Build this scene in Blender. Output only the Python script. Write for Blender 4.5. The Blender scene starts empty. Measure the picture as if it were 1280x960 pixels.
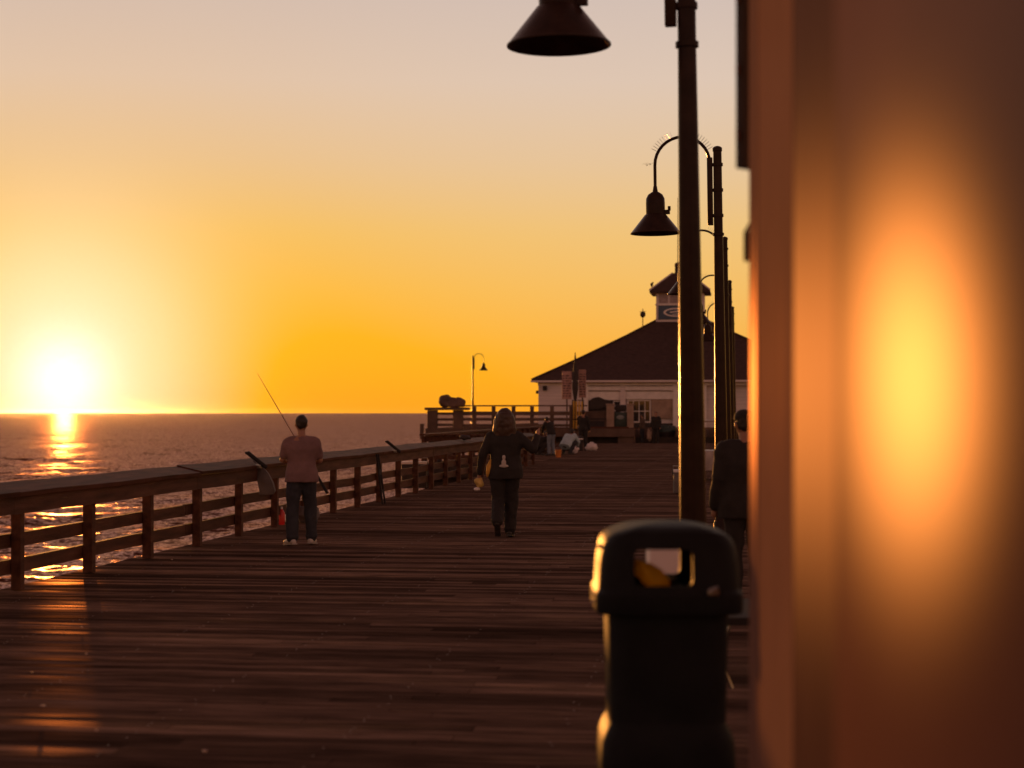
import bpy, bmesh, math, random
import numpy as np
from mathutils import Vector, Matrix, noise as mnoise

R = math.radians
rnd = random.Random(7)
scene = bpy.context.scene
col = scene.collection

# ------------------------------------------------------------------ camera
FPX = 2220.0                       # focal length in photo pixels (1280 wide)
TH = math.atan((937 - 640) / FPX)  # pier axis is +Y, the camera looks a little left of it
CZ = 1.7
HY = 515.0
cam = bpy.data.cameras.new("camera")
co = bpy.data.objects.new("camera", cam)
col.objects.link(co)
co.location = (0, 0, CZ)
co.rotation_euler = (R(90), 0, TH)
cam.sensor_width = 36
cam.lens = 36 * FPX / 1280
cam.shift_y = (HY - 480) / 1280
cam.clip_start = 0.05
cam.clip_end = 120000
cam.dof.use_dof = True
cam.dof.focus_distance = 26
cam.dof.aperture_fstop = 2.0
scene.camera = co

F = Vector((-math.sin(TH), math.cos(TH), 0))
RT = Vector((math.cos(TH), math.sin(TH), 0))
def P(px, py, D):                  # a place in the world D metres ahead
    return F * D + RT * (D * (px - 640) / FPX) + Vector((0, 0, CZ + (HY - py) * D / FPX))
def G(px, D, z=0.0):
    p = P(px, 0, D); p.z = z; return p
def DY(px, Y):
    a = math.atan((px - 640) / FPX) - TH
    X = Y * math.tan(a)
    return X, Y * math.cos(TH) - X * math.sin(TH)
def A(px, py, Y):                  # a place on the plane Y
    X, D = DY(px, Y)
    return Vector((X, Y, CZ + (HY - py) * D / FPX))

# ------------------------------------------------------------------ light
SUN_EL = R(1.0)
SUN_AZ = TH + math.atan(560 / FPX)
SD = Vector((-math.sin(SUN_AZ) * math.cos(SUN_EL), math.cos(SUN_AZ) * math.cos(SUN_EL), math.sin(SUN_EL)))
sl = bpy.data.lights.new("sun", 'SUN')
sl.energy = 3.2
sl.angle = R(0.53)
sl.color = (1.0, 0.37, 0.07)
so = bpy.data.objects.new("sun", sl)
so.rotation_euler = SD.to_track_quat('Z', 'Y').to_euler()
so.location = SD * 60
col.objects.link(so)

w = bpy.data.worlds.new("World")
scene.world = w
w.use_nodes = True
nt = w.node_tree
for n in list(nt.nodes): nt.nodes.remove(n)
N = nt.nodes.new; L = nt.links.new
def mth(op, a, b=None, clamp=False):
    n = N('ShaderNodeMath'); n.operation = op; n.use_clamp = clamp
    for i, v in enumerate((a, b)):
        if v is None: continue
        if isinstance(v, (int, float)): n.inputs[i].default_value = v
        else: L(v, n.inputs[i])
    return n.outputs[0]
def vscale(c, f):
    n = N('ShaderNodeVectorMath'); n.operation = 'SCALE'
    if isinstance(c, tuple): n.inputs[0].default_value = c
    else: L(c, n.inputs[0])
    if isinstance(f, (int, float)): n.inputs['Scale'].default_value = f
    else: L(f, n.inputs['Scale'])
    return n.outputs[0]
def vadd(a, b):
    n = N('ShaderNodeVectorMath'); n.operation = 'ADD'; L(a, n.inputs[0]); L(b, n.inputs[1]); return n.outputs[0]
def ramp(fac, stops, interp='LINEAR'):
    n = N('ShaderNodeValToRGB'); L(fac, n.inputs[0]); cr = n.color_ramp; cr.interpolation = interp
    while len(cr.elements) > 1: cr.elements.remove(cr.elements[-1])
    cr.elements[0].position = stops[0][0]; cr.elements[0].color = (*stops[0][1], 1)
    for p, c in stops[1:]:
        e = cr.elements.new(p); e.color = (*c, 1)
    return n.outputs[0]
def s2l(r, g, b, k=1.0):
    f = lambda v: ((v / 255) / 12.92 if v / 255 <= 0.04045 else (((v / 255) + 0.055) / 1.055) ** 2.4) * k
    return (f(r), f(g), f(b))
tc = N('ShaderNodeTexCoord')
nrm = N('ShaderNodeVectorMath'); nrm.operation = 'NORMALIZE'; L(tc.outputs['Generated'], nrm.inputs[0])
sep = N('ShaderNodeSeparateXYZ'); L(nrm.outputs[0], sep.inputs[0])
el = mth('DIVIDE', mth('ARCSINE', sep.outputs[2]), math.pi / 2)            # 0..1 = 0..90 deg
el = mth('MAXIMUM', el, 0.0)
dot = N('ShaderNodeVectorMath'); dot.operation = 'DOT_PRODUCT'; L(nrm.outputs[0], dot.inputs[0]); dot.inputs[1].default_value = SD
ang = mth('MULTIPLY', mth('ARCCOSINE', mth('MINIMUM', dot.outputs['Value'], 1.0)), 180 / math.pi)   # degrees from the sun
dg = lambda d: d / 90.0
base = ramp(el, [(0.0, s2l(246, 164, 58)), (dg(1.7), s2l(245, 176, 74)), (dg(4), s2l(240, 187, 104)), (dg(5.8), s2l(235, 192, 124)),
                 (dg(8), s2l(226, 194, 156)), (dg(10.5), s2l(219, 196, 178)), (dg(13.2), s2l(208, 189, 179)),
                 (dg(24), s2l(182, 152, 144)), (dg(45), s2l(132, 98, 90)), (1.0, s2l(100, 76, 74))])
azf = ramp(mth('DIVIDE', ang, 180.0), [(0.0, (1, 1, 1)), (0.13, (1, 1, 1)), (0.3, (.74, .60, .57)), (0.55, (.64, .46, .44)), (1.0, (1.0, .76, .74))])
mul = N('ShaderNodeVectorMath'); mul.operation = 'MULTIPLY'; L(base, mul.inputs[0]); L(azf, mul.inputs[1])
def gauss(sig, amp, pw=2.0):
    e = mth('POWER', math.e, mth('MULTIPLY', mth('POWER', mth('DIVIDE', ang, sig), pw), -1.0))
    return vscale(amp, e)
skyc = vadd(mul.outputs[0], gauss(10.0, (0.04, -0.02, -0.10), 1.7))
skyc = vadd(skyc, gauss(15.0, (0.0, -0.03, -0.055), 2.0))
skyc = vadd(skyc, gauss(4.6, (0.38, 0.47, 0.58), 2.3))
mx0 = N('ShaderNodeVectorMath'); mx0.operation = 'MAXIMUM'; L(skyc, mx0.inputs[0]); mx0.inputs[1].default_value = (.02, .02, .015); skyc = mx0.outputs[0]
skyc = vadd(skyc, gauss(1.35, (.3, .4, .6), 2.0))
nish = N('ShaderNodeTexSky'); nish.sky_type = 'NISHITA'; nish.sun_disc = False
nish.sun_elevation = SUN_EL; nish.sun_rotation = -SUN_AZ
bg1 = N('ShaderNodeBackground'); L(skyc, bg1.inputs[0]); bg1.inputs[1].default_value = 1.0
bg2 = N('ShaderNodeBackground'); L(nish.outputs[0], bg2.inputs[0]); bg2.inputs[1].default_value = 0.008
ads = N('ShaderNodeAddShader'); L(bg1.outputs[0], ads.inputs[0]); L(bg2.outputs[0], ads.inputs[1])
wo = N('ShaderNodeOutputWorld'); L(ads.outputs[0], wo.inputs[0])
scene.view_settings.view_transform = 'Standard'
scene.view_settings.look = 'None'
scene.view_settings.exposure = 0.0
scene.view_settings.gamma = 1.0
scene.cycles.sample_clamp_indirect = 4.0
scene.cycles.max_bounces = 6
scene.cycles.use_denoising = True

# ------------------------------------------------------------------ materials
_m = {}
def mat(name, c, rough=0.6, metal=0.0, spec=0.5, var=0.25, vscl=6.0, bump=0.0, bscl=40.0, island=0.0, stretch=(1, 1, 1),
        rvar=0.0, coat=0.0, translucent=None):
    if name in _m: return _m[name]
    m = bpy.data.materials.new(name); m.use_nodes = True; _m[name] = m
    t = m.node_tree; b = t.nodes['Principled BSDF']
    n_ = t.nodes.new; l_ = t.links.new
    tc = n_('ShaderNodeTexCoord'); mp = n_('ShaderNodeMapping'); l_(tc.outputs['Object'], mp.inputs[0]); mp.inputs['Scale'].default_value = stretch
    nz = n_('ShaderNodeTexNoise'); nz.inputs['Scale'].default_value = vscl; nz.inputs['Detail'].default_value = 6
    l_(mp.outputs[0], nz.inputs['Vector'])
    cr = n_('ShaderNodeValToRGB'); cr.color_ramp.elements[0].position = 0.3; cr.color_ramp.elements[1].position = 0.7
    cr.color_ramp.elements[0].color = (*[max(0, v * (1 - var)) for v in c], 1)
    cr.color_ramp.elements[1].color = (*[min(1, v * (1 + var)) for v in c], 1)
    l_(nz.outputs['Fac'], cr.inputs[0])
    out = cr.outputs[0]
    if island > 0:
        g = n_('ShaderNodeNewGeometry'); mr = n_('ShaderNodeMapRange')
        l_(g.outputs['Random Per Island'], mr.inputs[0]); mr.inputs[3].default_value = 1 - island; mr.inputs[4].default_value = 1 + island
        vm = n_('ShaderNodeVectorMath'); vm.operation = 'SCALE'; l_(out, vm.inputs[0]); l_(mr.outputs[0], vm.inputs['Scale']); out = vm.outputs[0]
    l_(out, b.inputs['Base Color'])
    b.inputs['Roughness'].default_value = rough
    if rvar > 0:
        mr = n_('ShaderNodeMapRange'); l_(nz.outputs['Fac'], mr.inputs[0]); mr.inputs[1].default_value = .3; mr.inputs[2].default_value = .7
        mr.inputs[3].default_value = max(0.02, rough - rvar); mr.inputs[4].default_value = min(1, rough + rvar); l_(mr.outputs[0], b.inputs['Roughness'])
    b.inputs['Metallic'].default_value = metal
    b.inputs['Specular IOR Level'].default_value = spec
    b.inputs['Coat Weight'].default_value = coat
    if bump > 0:
        bz = n_('ShaderNodeTexNoise'); bz.inputs['Scale'].default_value = bscl; bz.inputs['Detail'].default_value = 5
        l_(mp.outputs[0], bz.inputs['Vector'])
        bp = n_('ShaderNodeBump'); bp.inputs['Strength'].default_value = bump; bp.inputs['Distance'].default_value = 0.01
        l_(bz.outputs['Fac'], bp.inputs['Height']); l_(bp.outputs[0], b.inputs['Normal'])
    if translucent:
        tr = n_('ShaderNodeBsdfTranslucent'); tr.inputs[0].default_value = (*translucent, 1)
        ad = n_('ShaderNodeMixShader'); ad.inputs[0].default_value = 0.75; l_(b.outputs[0], ad.inputs[1]); l_(tr.outputs[0], ad.inputs[2])
        l_(ad.outputs[0], t.nodes['Material Output'].inputs[0])
    return m

M_rail = mat('weathered_rail_wood', (0.095, 0.042, 0.026), 0.7, var=.4, vscl=3, bump=.5, bscl=30, stretch=(4, .5, 4), island=.25, spec=.15)
M_cap = mat('rail_cap_wood', (0.095, 0.040, 0.026), 0.62, spec=.08, var=.4, vscl=3, bump=.5, bscl=30, stretch=(4, .5, 4), island=.2)
M_farwood = mat('platform_wood', (0.10, 0.055, 0.038), 0.65, var=.35, vscl=1.5, bump=.3, bscl=20, island=.2)
M_pile = mat('tarred_timber', (0.035, 0.022, 0.016), 0.8, var=.4, vscl=3, bump=.5, bscl=15)
M_pole = mat('dark_bronze_paint', (0.034, 0.019, 0.015), 0.24, metal=0.0, spec=.08, var=.25, vscl=8, bump=.08, bscl=60)
M_shadein = mat('lamp_inside', (0.35, 0.22, 0.15), 0.5)
M_lens = mat('lamp_glass', (0.5, 0.42, 0.35), 0.2)
M_metal = mat('bare_steel', (0.35, 0.33, 0.31), 0.3, metal=1.0)
M_wallw = mat('white_boards', (0.70, 0.62, 0.62), 0.6, var=.12, vscl=2, bump=.3, bscl=8, stretch=(.3, .3, 5))
M_white = mat('white_trim_paint', (0.80, 0.74, 0.72), 0.5, var=.1, vscl=3)
M_roof = mat('dark_shingles', (0.055, 0.028, 0.024), 0.85, var=.35, vscl=4, bump=.6, bscl=12, stretch=(1, 1, 3))
M_glass = mat('window_glass', (0.03, 0.028, 0.03), 0.08, spec=.8, var=.1)
M_dark = mat('dark_paint_and_shade', (0.035, 0.024, 0.022), 0.7)
M_tan = mat('tan_boarding', (0.36, 0.25, 0.19), 0.7, var=.2, vscl=3)
M_blue = mat('blue_sign_paint', (0.05, 0.09, 0.15), 0.5)
M_binp = mat('black_plastic', (0.019, 0.023, 0.028), 0.5, spec=.06, var=.2, vscl=5, bump=.25, bscl=120)
M_paper = mat('white_card', (0.88, 0.82, 0.82), 0.7, var=.08, bump=.3, bscl=15)
M_yel = mat('yellow_wrapper', (0.9, 0.62, 0.04), 0.35, var=.25, vscl=12, bump=.5, bscl=20, translucent=(.95, .7, .05))
M_skin = mat('skin', (0.33, 0.17, 0.11), 0.5, var=.1)
M_hair = mat('dark_hair', (0.018, 0.011, 0.008), 0.5, bump=.6, bscl=60, stretch=(3, 3, .3))
M_hairb = mat('brown_hair', (0.055, 0.026, 0.015), 0.45, bump=.8, bscl=50, stretch=(3, 3, .25))
M_pink = mat('faded_rose_cotton', (0.20, 0.115, 0.115), 0.85, var=.15, bump=.4, bscl=25)
M_jean = mat('dark_denim', (0.032, 0.034, 0.044), 0.85, var=.25, bump=.4, bscl=25)
M_jeanl = mat('washed_denim', (0.17, 0.20, 0.25), 0.85, var=.2, bump=.3)
M_black = mat('black_cloth', (0.020, 0.016, 0.015), 0.85, var=.25, bump=.4, bscl=20)
M_charc = mat('charcoal_cloth', (0.035, 0.027, 0.025), 0.85, var=.25, bump=.4, bscl=20)
M_olive = mat('dull_brown_cloth', (0.09, 0.06, 0.045), 0.85, var=.25, bump=.4)
M_aqua = mat('pale_blue_cotton', (0.40, 0.52, 0.58), 0.8, var=.12, bump=.4)
M_shoew = mat('pale_shoe_leather', (0.55, 0.50, 0.46), 0.3, var=.1)
M_shoeb = mat('black_shoe_leather', (0.03, 0.025, 0.022), 0.4)
M_sole = mat('rubber_sole', (0.4, 0.36, 0.33), 0.5)
M_print = mat('shirt_print_ink', (0.5, 0.45, 0.42), 0.7)
M_red = mat('red_plastic', (0.65, 0.02, 0.015), 0.35)
M_greyc = mat('grey_canvas', (0.14, 0.12, 0.115), 0.8, bump=.5, bscl=20)
M_amber = mat('amber_plastic_sheet', (0.8, 0.5, 0.1), 0.3, translucent=(1.0, .8, .3))
M_rod = mat('rod_blank', (0.25, 0.12, 0.05), 0.3)
M_green = mat('dark_green_paint', (0.025, 0.045, 0.04), 0.5)

def sheen(name, c, gc, wt, rough, aniso=0.0):
    m = mat(name, c, .7, spec=0, var=.06, vscl=4); t = m.node_tree
    g = t.nodes.new('ShaderNodeBsdfAnisotropic'); g.inputs['Color'].default_value = (*gc, 1); g.inputs['Roughness'].default_value = rough
    g.inputs['Anisotropy'].default_value = aniso; g.distribution = 'BECKMANN'
    tg = t.nodes.new('ShaderNodeTangent'); tg.direction_type = 'RADIAL'; tg.axis = 'Z'; t.links.new(tg.outputs[0], g.inputs['Tangent'])
    mx = t.nodes.new('ShaderNodeMixShader'); mx.inputs[0].default_value = wt
    t.links.new(t.nodes['Principled BSDF'].outputs[0], mx.inputs[1]); t.links.new(g.outputs[0], mx.inputs[2]); t.links.new(mx.outputs[0], t.nodes['Material Output'].inputs[0])
    return m

# ------------------------------------------------------------------ mesh helpers
class MB:
    def __init__(s): s.v = []; s.f = []; s.mi = []; s.cur = 0
    def add(s, vs, fs):
        o = len(s.v); s.v += [tuple(v) for v in vs]; s.f += [tuple(i + o for i in f) for f in fs]; s.mi += [s.cur] * len(fs)
    def box(s, lo, hi):
        x0, y0, z0 = lo; x1, y1, z1 = hi
        s.add([(x0, y0, z0), (x1, y0, z0), (x1, y1, z0), (x0, y1, z0), (x0, y0, z1), (x1, y0, z1), (x1, y1, z1), (x0, y1, z1)],
              [(3, 2, 1, 0), (4, 5, 6, 7), (0, 1, 5, 4), (1, 2, 6, 5), (2, 3, 7, 6), (3, 0, 4, 7)])
        return s
    def bbox(s, lo, hi, b=0.01):     # chamfered box
        bm = bmesh.new(); bmesh.ops.create_cube(bm, size=1)
        for v in bm.verts: v.co = Vector([(lo[i] + hi[i]) / 2 + v.co[i] * (hi[i] - lo[i]) for i in range(3)])
        bmesh.ops.bevel(bm, geom=bm.edges[:], offset=b, segments=2, profile=.6, affect='EDGES')
        bm.verts.index_update()
        s.add([v.co[:] for v in bm.verts], [[v.index for v in f.verts] for f in bm.faces]); bm.free(); return s
    def bar(s, a, b, w, h, up=(0, 0, 1)):
        a = Vector(a); b = Vector(b); d = (b - a).normalized(); u = Vector(up)
        if abs(d.dot(u)) > .99: u = Vector((0, 1, 0))
        x = d.cross(u).normalized(); y = x.cross(d).normalized(); vs = []
        for p in (a, b):
            for sx, sy in ((-1, -1), (1, -1), (1, 1), (-1, 1)): vs.append(p + x * sx * w / 2 + y * sy * h / 2)
        s.add(vs, [(0, 1, 2, 3), (7, 6, 5, 4), (0, 4, 5, 1), (1, 5, 6, 2), (2, 6, 7, 3), (3, 7, 4, 0)]); return s
    def rings(s, rs, cap=True):
        n = len(rs[0]); vs = [v for r in rs for v in r]; fs = []
        for i in range(len(rs) - 1):
            for k in range(n):
                a = i * n + k; b = i * n + (k + 1) % n
                fs.append((a, b, b + n, a + n))
        if cap: fs.append(tuple(range(n - 1, -1, -1))); fs.append(tuple(range((len(rs) - 1) * n, len(rs) * n)))
        s.add(vs, fs); return s
    def tube(s, pts, rad, n=12, cap=True):
        pts = [Vector(p) for p in pts]
        if isinstance(rad, (int, float)): rad = [rad] * len(pts)
        rs = []; px = None
        for i, p in enumerate(pts):
            d = (pts[min(i + 1, len(pts) - 1)] - pts[max(i - 1, 0)]).normalized()
            if px is None:
                px = d.cross(Vector((0, 0, 1)));
                if px.length < .05: px = d.cross(Vector((0, 1, 0)))
            x = (px - d * px.dot(d)).normalized(); px = x; y = d.cross(x)
            r = rad[i] if not isinstance(rad[i], tuple) else 1
            rs.append([p + (x * math.cos(2 * math.pi * k / n) + y * math.sin(2 * math.pi * k / n)) * r for k in range(n)])
        return s.rings(rs, cap)
    def lathe(s, prof, c=(0, 0, 0), n=32, cap=True):
        rs = [[(c[0] + r * math.cos(2 * math.pi * k / n), c[1] + r * math.sin(2 * math.pi * k / n), c[2] + z) for k in range(n)] for r, z in prof]
        return s.rings(rs, cap)
    def ell(s, c, r, n=14, m=9):
        rs = []
        for i in range(m + 1):
            a = -math.pi / 2 + math.pi * (i + .02) / (m + .04)
            rs.append([(c[0] + r[0] * math.cos(a) * math.cos(2 * math.pi * k / n), c[1] + r[1] * math.cos(a) * math.sin(2 * math.pi * k / n), c[2] + r[2] * math.sin(a)) for k in range(n)])
        return s.rings(rs)
    def mesh(s, name, mats, smooth=0):
        me = bpy.data.meshes.new(name); me.from_pydata(s.v, [], s.f); me.update()
        for m in (mats if isinstance(mats, (list, tuple)) else [mats]): me.materials.append(m)
        if any(s.mi): me.polygons.foreach_set('material_index', s.mi)
        bm = bmesh.new(); bm.from_mesh(me); bmesh.ops.recalc_face_normals(bm, faces=bm.faces[:]); bm.to_mesh(me); bm.free()
        if smooth:
            me.polygons.foreach_set('use_smooth', [True] * len(me.polygons)); me.set_sharp_from_angle(angle=R(smooth))
        return me
    def build(s, name, mats, parent=None, smooth=0, loc=None):
        return link(name, s.mesh(name, mats, smooth), parent, loc)
def link(name, me, parent=None, loc=None):
    o = bpy.data.objects.new(name, me); col.objects.link(o)
    if parent: o.parent = parent
    if loc is not None: o.location = loc
    return o
def tag(o, label=None, cat=None, group=None, kind=None):
    if label: o['label'] = label
    if cat: o['category'] = cat
    if group: o['group'] = group
    if kind: o['kind'] = kind
    return o
def empty(name, loc, rz=0, label=None, cat=None, group=None, kind=None):
    o = bpy.data.objects.new(name, None); o.location = loc; o.rotation_euler = (0, 0, rz); o.empty_display_size = .2
    col.objects.link(o); return tag(o, label, cat, group, kind)
def copy_tree(o, parent=None):
    c = o.copy(); col.objects.link(c)
    if parent: c.parent = parent
    for ch in [x for x in bpy.data.objects if x.parent == o]: copy_tree(ch, c)
    return c
def remeshed(mb, vox, smooth_it=3, fold=0.0, fscl=9.0, seed=0):
    me = mb.mesh('tmp', M_skin)
    o = bpy.data.objects.new('tmp', me); col.objects.link(o)
    r = o.modifiers.new('r', 'REMESH'); r.mode = 'VOXEL'; r.voxel_size = vox; r.use_smooth_shade = True
    if smooth_it:
        sm = o.modifiers.new('s', 'SMOOTH'); sm.iterations = smooth_it; sm.factor = .5
    dg = bpy.context.evaluated_depsgraph_get()
    m2 = bpy.data.meshes.new_from_object(o.evaluated_get(dg)); bpy.data.objects.remove(o); bpy.data.meshes.remove(me)
    if fold:
        for v, nn in zip(m2.vertices, [x.vector.copy() for x in m2.vertex_normals]):
            p = Vector((v.co.x * fscl, v.co.y * fscl, v.co.z * fscl * .8 + seed))
            v.co += nn * fold * (mnoise.noise(p) + .5 * mnoise.noise(p * 2.3))
    m2.materials.clear()
    m2.polygons.foreach_set('use_smooth', [True] * len(m2.polygons))
    return m2
def boolean(me, cutters, name):
    o = bpy.data.objects.new('tmp', me); col.objects.link(o); cs = []
    for c in cutters:
        k = bpy.data.objects.new('cut', c); col.objects.link(k); cs.append(k)
        b = o.modifiers.new('b', 'BOOLEAN'); b.operation = 'DIFFERENCE'; b.object = k; b.solver = 'EXACT'
    dg = bpy.context.evaluated_depsgraph_get()
    m2 = bpy.data.meshes.new_from_object(o.evaluated_get(dg)); m2.name = name
    for k in cs + [o]: bpy.data.objects.remove(k)
    m2.polygons.foreach_set('use_smooth', [True] * len(m2.polygons)); m2.set_sharp_from_angle(angle=R(30))
    return m2

# ------------------------------------------------------------------ the sea
SEA = -6.2
def build_sea():
    fine = np.arange(-34, 17, 0.16); coarse = np.concatenate([np.arange(17, 326, 4.0)])
    az = np.radians(np.concatenate([fine, coarse])) - 0.0
    rr = [25.0]
    while rr[-1] < 12000: rr.append(rr[-1] * (1.0075 if rr[-1] < 900 else 1.03))
    rr = np.array(rr)
    AZ, RR = np.meshgrid(az, rr, indexing='xy')
    X = RR * np.sin(AZ - TH); Y = RR * np.cos(AZ - TH)
    Z = np.zeros_like(X); rg = np.random.default_rng(3)
    cell = np.maximum(RR * 0.0075, 0.25)
    for lam, amp, k in ((26, .08, 3), (14, .08, 5), (8, .07, 7), (5, .06, 9), (3.1, .05, 12), (1.9, .035, 14)):
        for _ in range(k):
            l = lam * rg.uniform(.8, 1.25); d = rg.normal(0.5, .6); ph = rg.uniform(0, 6.28)
            kx, ky = math.sin(d) * 2 * math.pi / l, -math.cos(d) * 2 * math.pi / l
            fade = np.clip(l / (3.2 * cell) - .3, 0, 1)
            s_ = np.sin(kx * X + ky * Y + ph)
            Z += amp / math.sqrt(k) * fade * (s_ + .25 * np.cos(2 * (kx * X + ky * Y + ph)))
    n, m = X.shape
    vs = np.stack([X, Y, Z + SEA], -1).reshape(-1, 3)
    ii, jj = np.meshgrid(np.arange(n - 1), np.arange(m), indexing='ij')
    j2 = (jj + 1) % m
    fs = np.stack([ii * m + jj, ii * m + j2, (ii + 1) * m + j2, (ii + 1) * m + jj], -1).reshape(-1, 4)
    me = bpy.data.meshes.new('ocean'); me.vertices.add(len(vs)); me.vertices.foreach_set('co', vs.ravel())
    me.loops.add(fs.size); me.loops.foreach_set('vertex_index', fs.ravel().astype(np.int32))
    me.polygons.add(len(fs)); me.polygons.foreach_set('loop_start', np.arange(0, fs.size, 4, dtype=np.int32))
    me.update(calc_edges=True); me.validate()
    me.polygons.foreach_set('use_smooth', [True] * len(me.polygons))
    if me.polygons[0].normal.z < 0: me.flip_normals()
    m_ = bpy.data.materials.new('sea_water'); m_.use_nodes = True; t = m_.node_tree; b = t.nodes['Principled BSDF']
    b.inputs['Base Color'].default_value = (0.07, 0.018, 0.008, 1); b.inputs['Roughness'].default_value = 0.1; b.inputs['IOR'].default_value = 1.33; b.inputs['Specular IOR Level'].default_value = .32; b.inputs['Specular Tint'].default_value = (1, .62, .5, 1)
    tc = t.nodes.new('ShaderNodeTexCoord'); prev = None
    for scl, amp, st in ((0.03, .2, (1, 2, 1)), (0.10, .3, (1, 1.7, 1)), (0.4, .42, (1, 1.5, 1)), (1.3, .6, (1, 1.4, 1)), (3.4, .55, (1, 1, 1))):
        mp = t.nodes.new('ShaderNodeMapping'); mp.inputs['Scale'].default_value = st; mp.inputs['Rotation'].default_value = (0, 0, .35)
        t.links.new(tc.outputs['Object'], mp.inputs[0])
        nz = t.nodes.new('ShaderNodeTexNoise'); nz.inputs['Scale'].default_value = scl; nz.inputs['Detail'].default_value = 1.5; t.links.new(mp.outputs[0], nz.inputs['Vector'])
        sb = t.nodes.new('ShaderNodeVectorMath'); sb.operation = 'SUBTRACT'; sb.inputs[1].default_value = (.5, .5, .5); t.links.new(nz.outputs['Color'], sb.inputs[0])
        ml = t.nodes.new('ShaderNodeVectorMath'); ml.operation = 'MULTIPLY'; ml.inputs[1].default_value = (amp * 2.6, amp * 3.2, 0); t.links.new(sb.outputs[0], ml.inputs[0])
        if prev:
            ad = t.nodes.new('ShaderNodeVectorMath'); ad.operation = 'ADD'; t.links.new(prev, ad.inputs[0]); t.links.new(ml.outputs[0], ad.inputs[1]); prev = ad.outputs[0]
        else: prev = ml.outputs[0]
    g = t.nodes.new('ShaderNodeNewGeometry'); ad = t.nodes.new('ShaderNodeVectorMath'); ad.operation = 'ADD'
    t.links.new(prev, ad.inputs[0]); t.links.new(g.outputs['Normal'], ad.inputs[1])
    nn = t.nodes.new('ShaderNodeVectorMath'); nn.operation = 'NORMALIZE'; t.links.new(ad.outputs[0], nn.inputs[0]); t.links.new(nn.outputs[0], b.inputs['Normal'])
    b.inputs['Specular IOR Level'].default_value = 0.0; b.inputs['Roughness'].default_value = 1.0
    gl = t.nodes.new('ShaderNodeBsdfAnisotropic'); gl.inputs['Color'].default_value = (.84, .56, .50, 1); gl.inputs['Roughness'].default_value = .32
    fr = t.nodes.new('ShaderNodeFresnel'); fr.inputs['IOR'].default_value = 1.33; fm = t.nodes.new('ShaderNodeMath'); fm.operation = 'MULTIPLY'; fm.inputs[1].default_value = 1.0
    t.links.new(nn.outputs[0], gl.inputs['Normal']); t.links.new(nn.outputs[0], fr.inputs['Normal']); t.links.new(fr.outputs[0], fm.inputs[0])
    mx = t.nodes.new('ShaderNodeMixShader'); t.links.new(fm.outputs[0], mx.inputs[0]); t.links.new(b.outputs[0], mx.inputs[1])
    g2 = t.nodes.new('ShaderNodeBsdfAnisotropic'); g2.distribution = 'BECKMANN'; g2.inputs['Color'].default_value = (.9, .42, .22, 1); g2.inputs['Roughness'].default_value = .55
    m2 = t.nodes.new('ShaderNodeMixShader'); m2.inputs[0].default_value = .22; t.links.new(gl.outputs[0], m2.inputs[1]); t.links.new(g2.outputs[0], m2.inputs[2]); t.links.new(m2.outputs[0], mx.inputs[2])
    t.links.new(mx.outputs[0], t.nodes['Material Output'].inputs[0])
    me.materials.append(m_)
    tag(link('ocean', me), kind='structure')
build_sea()

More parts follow.
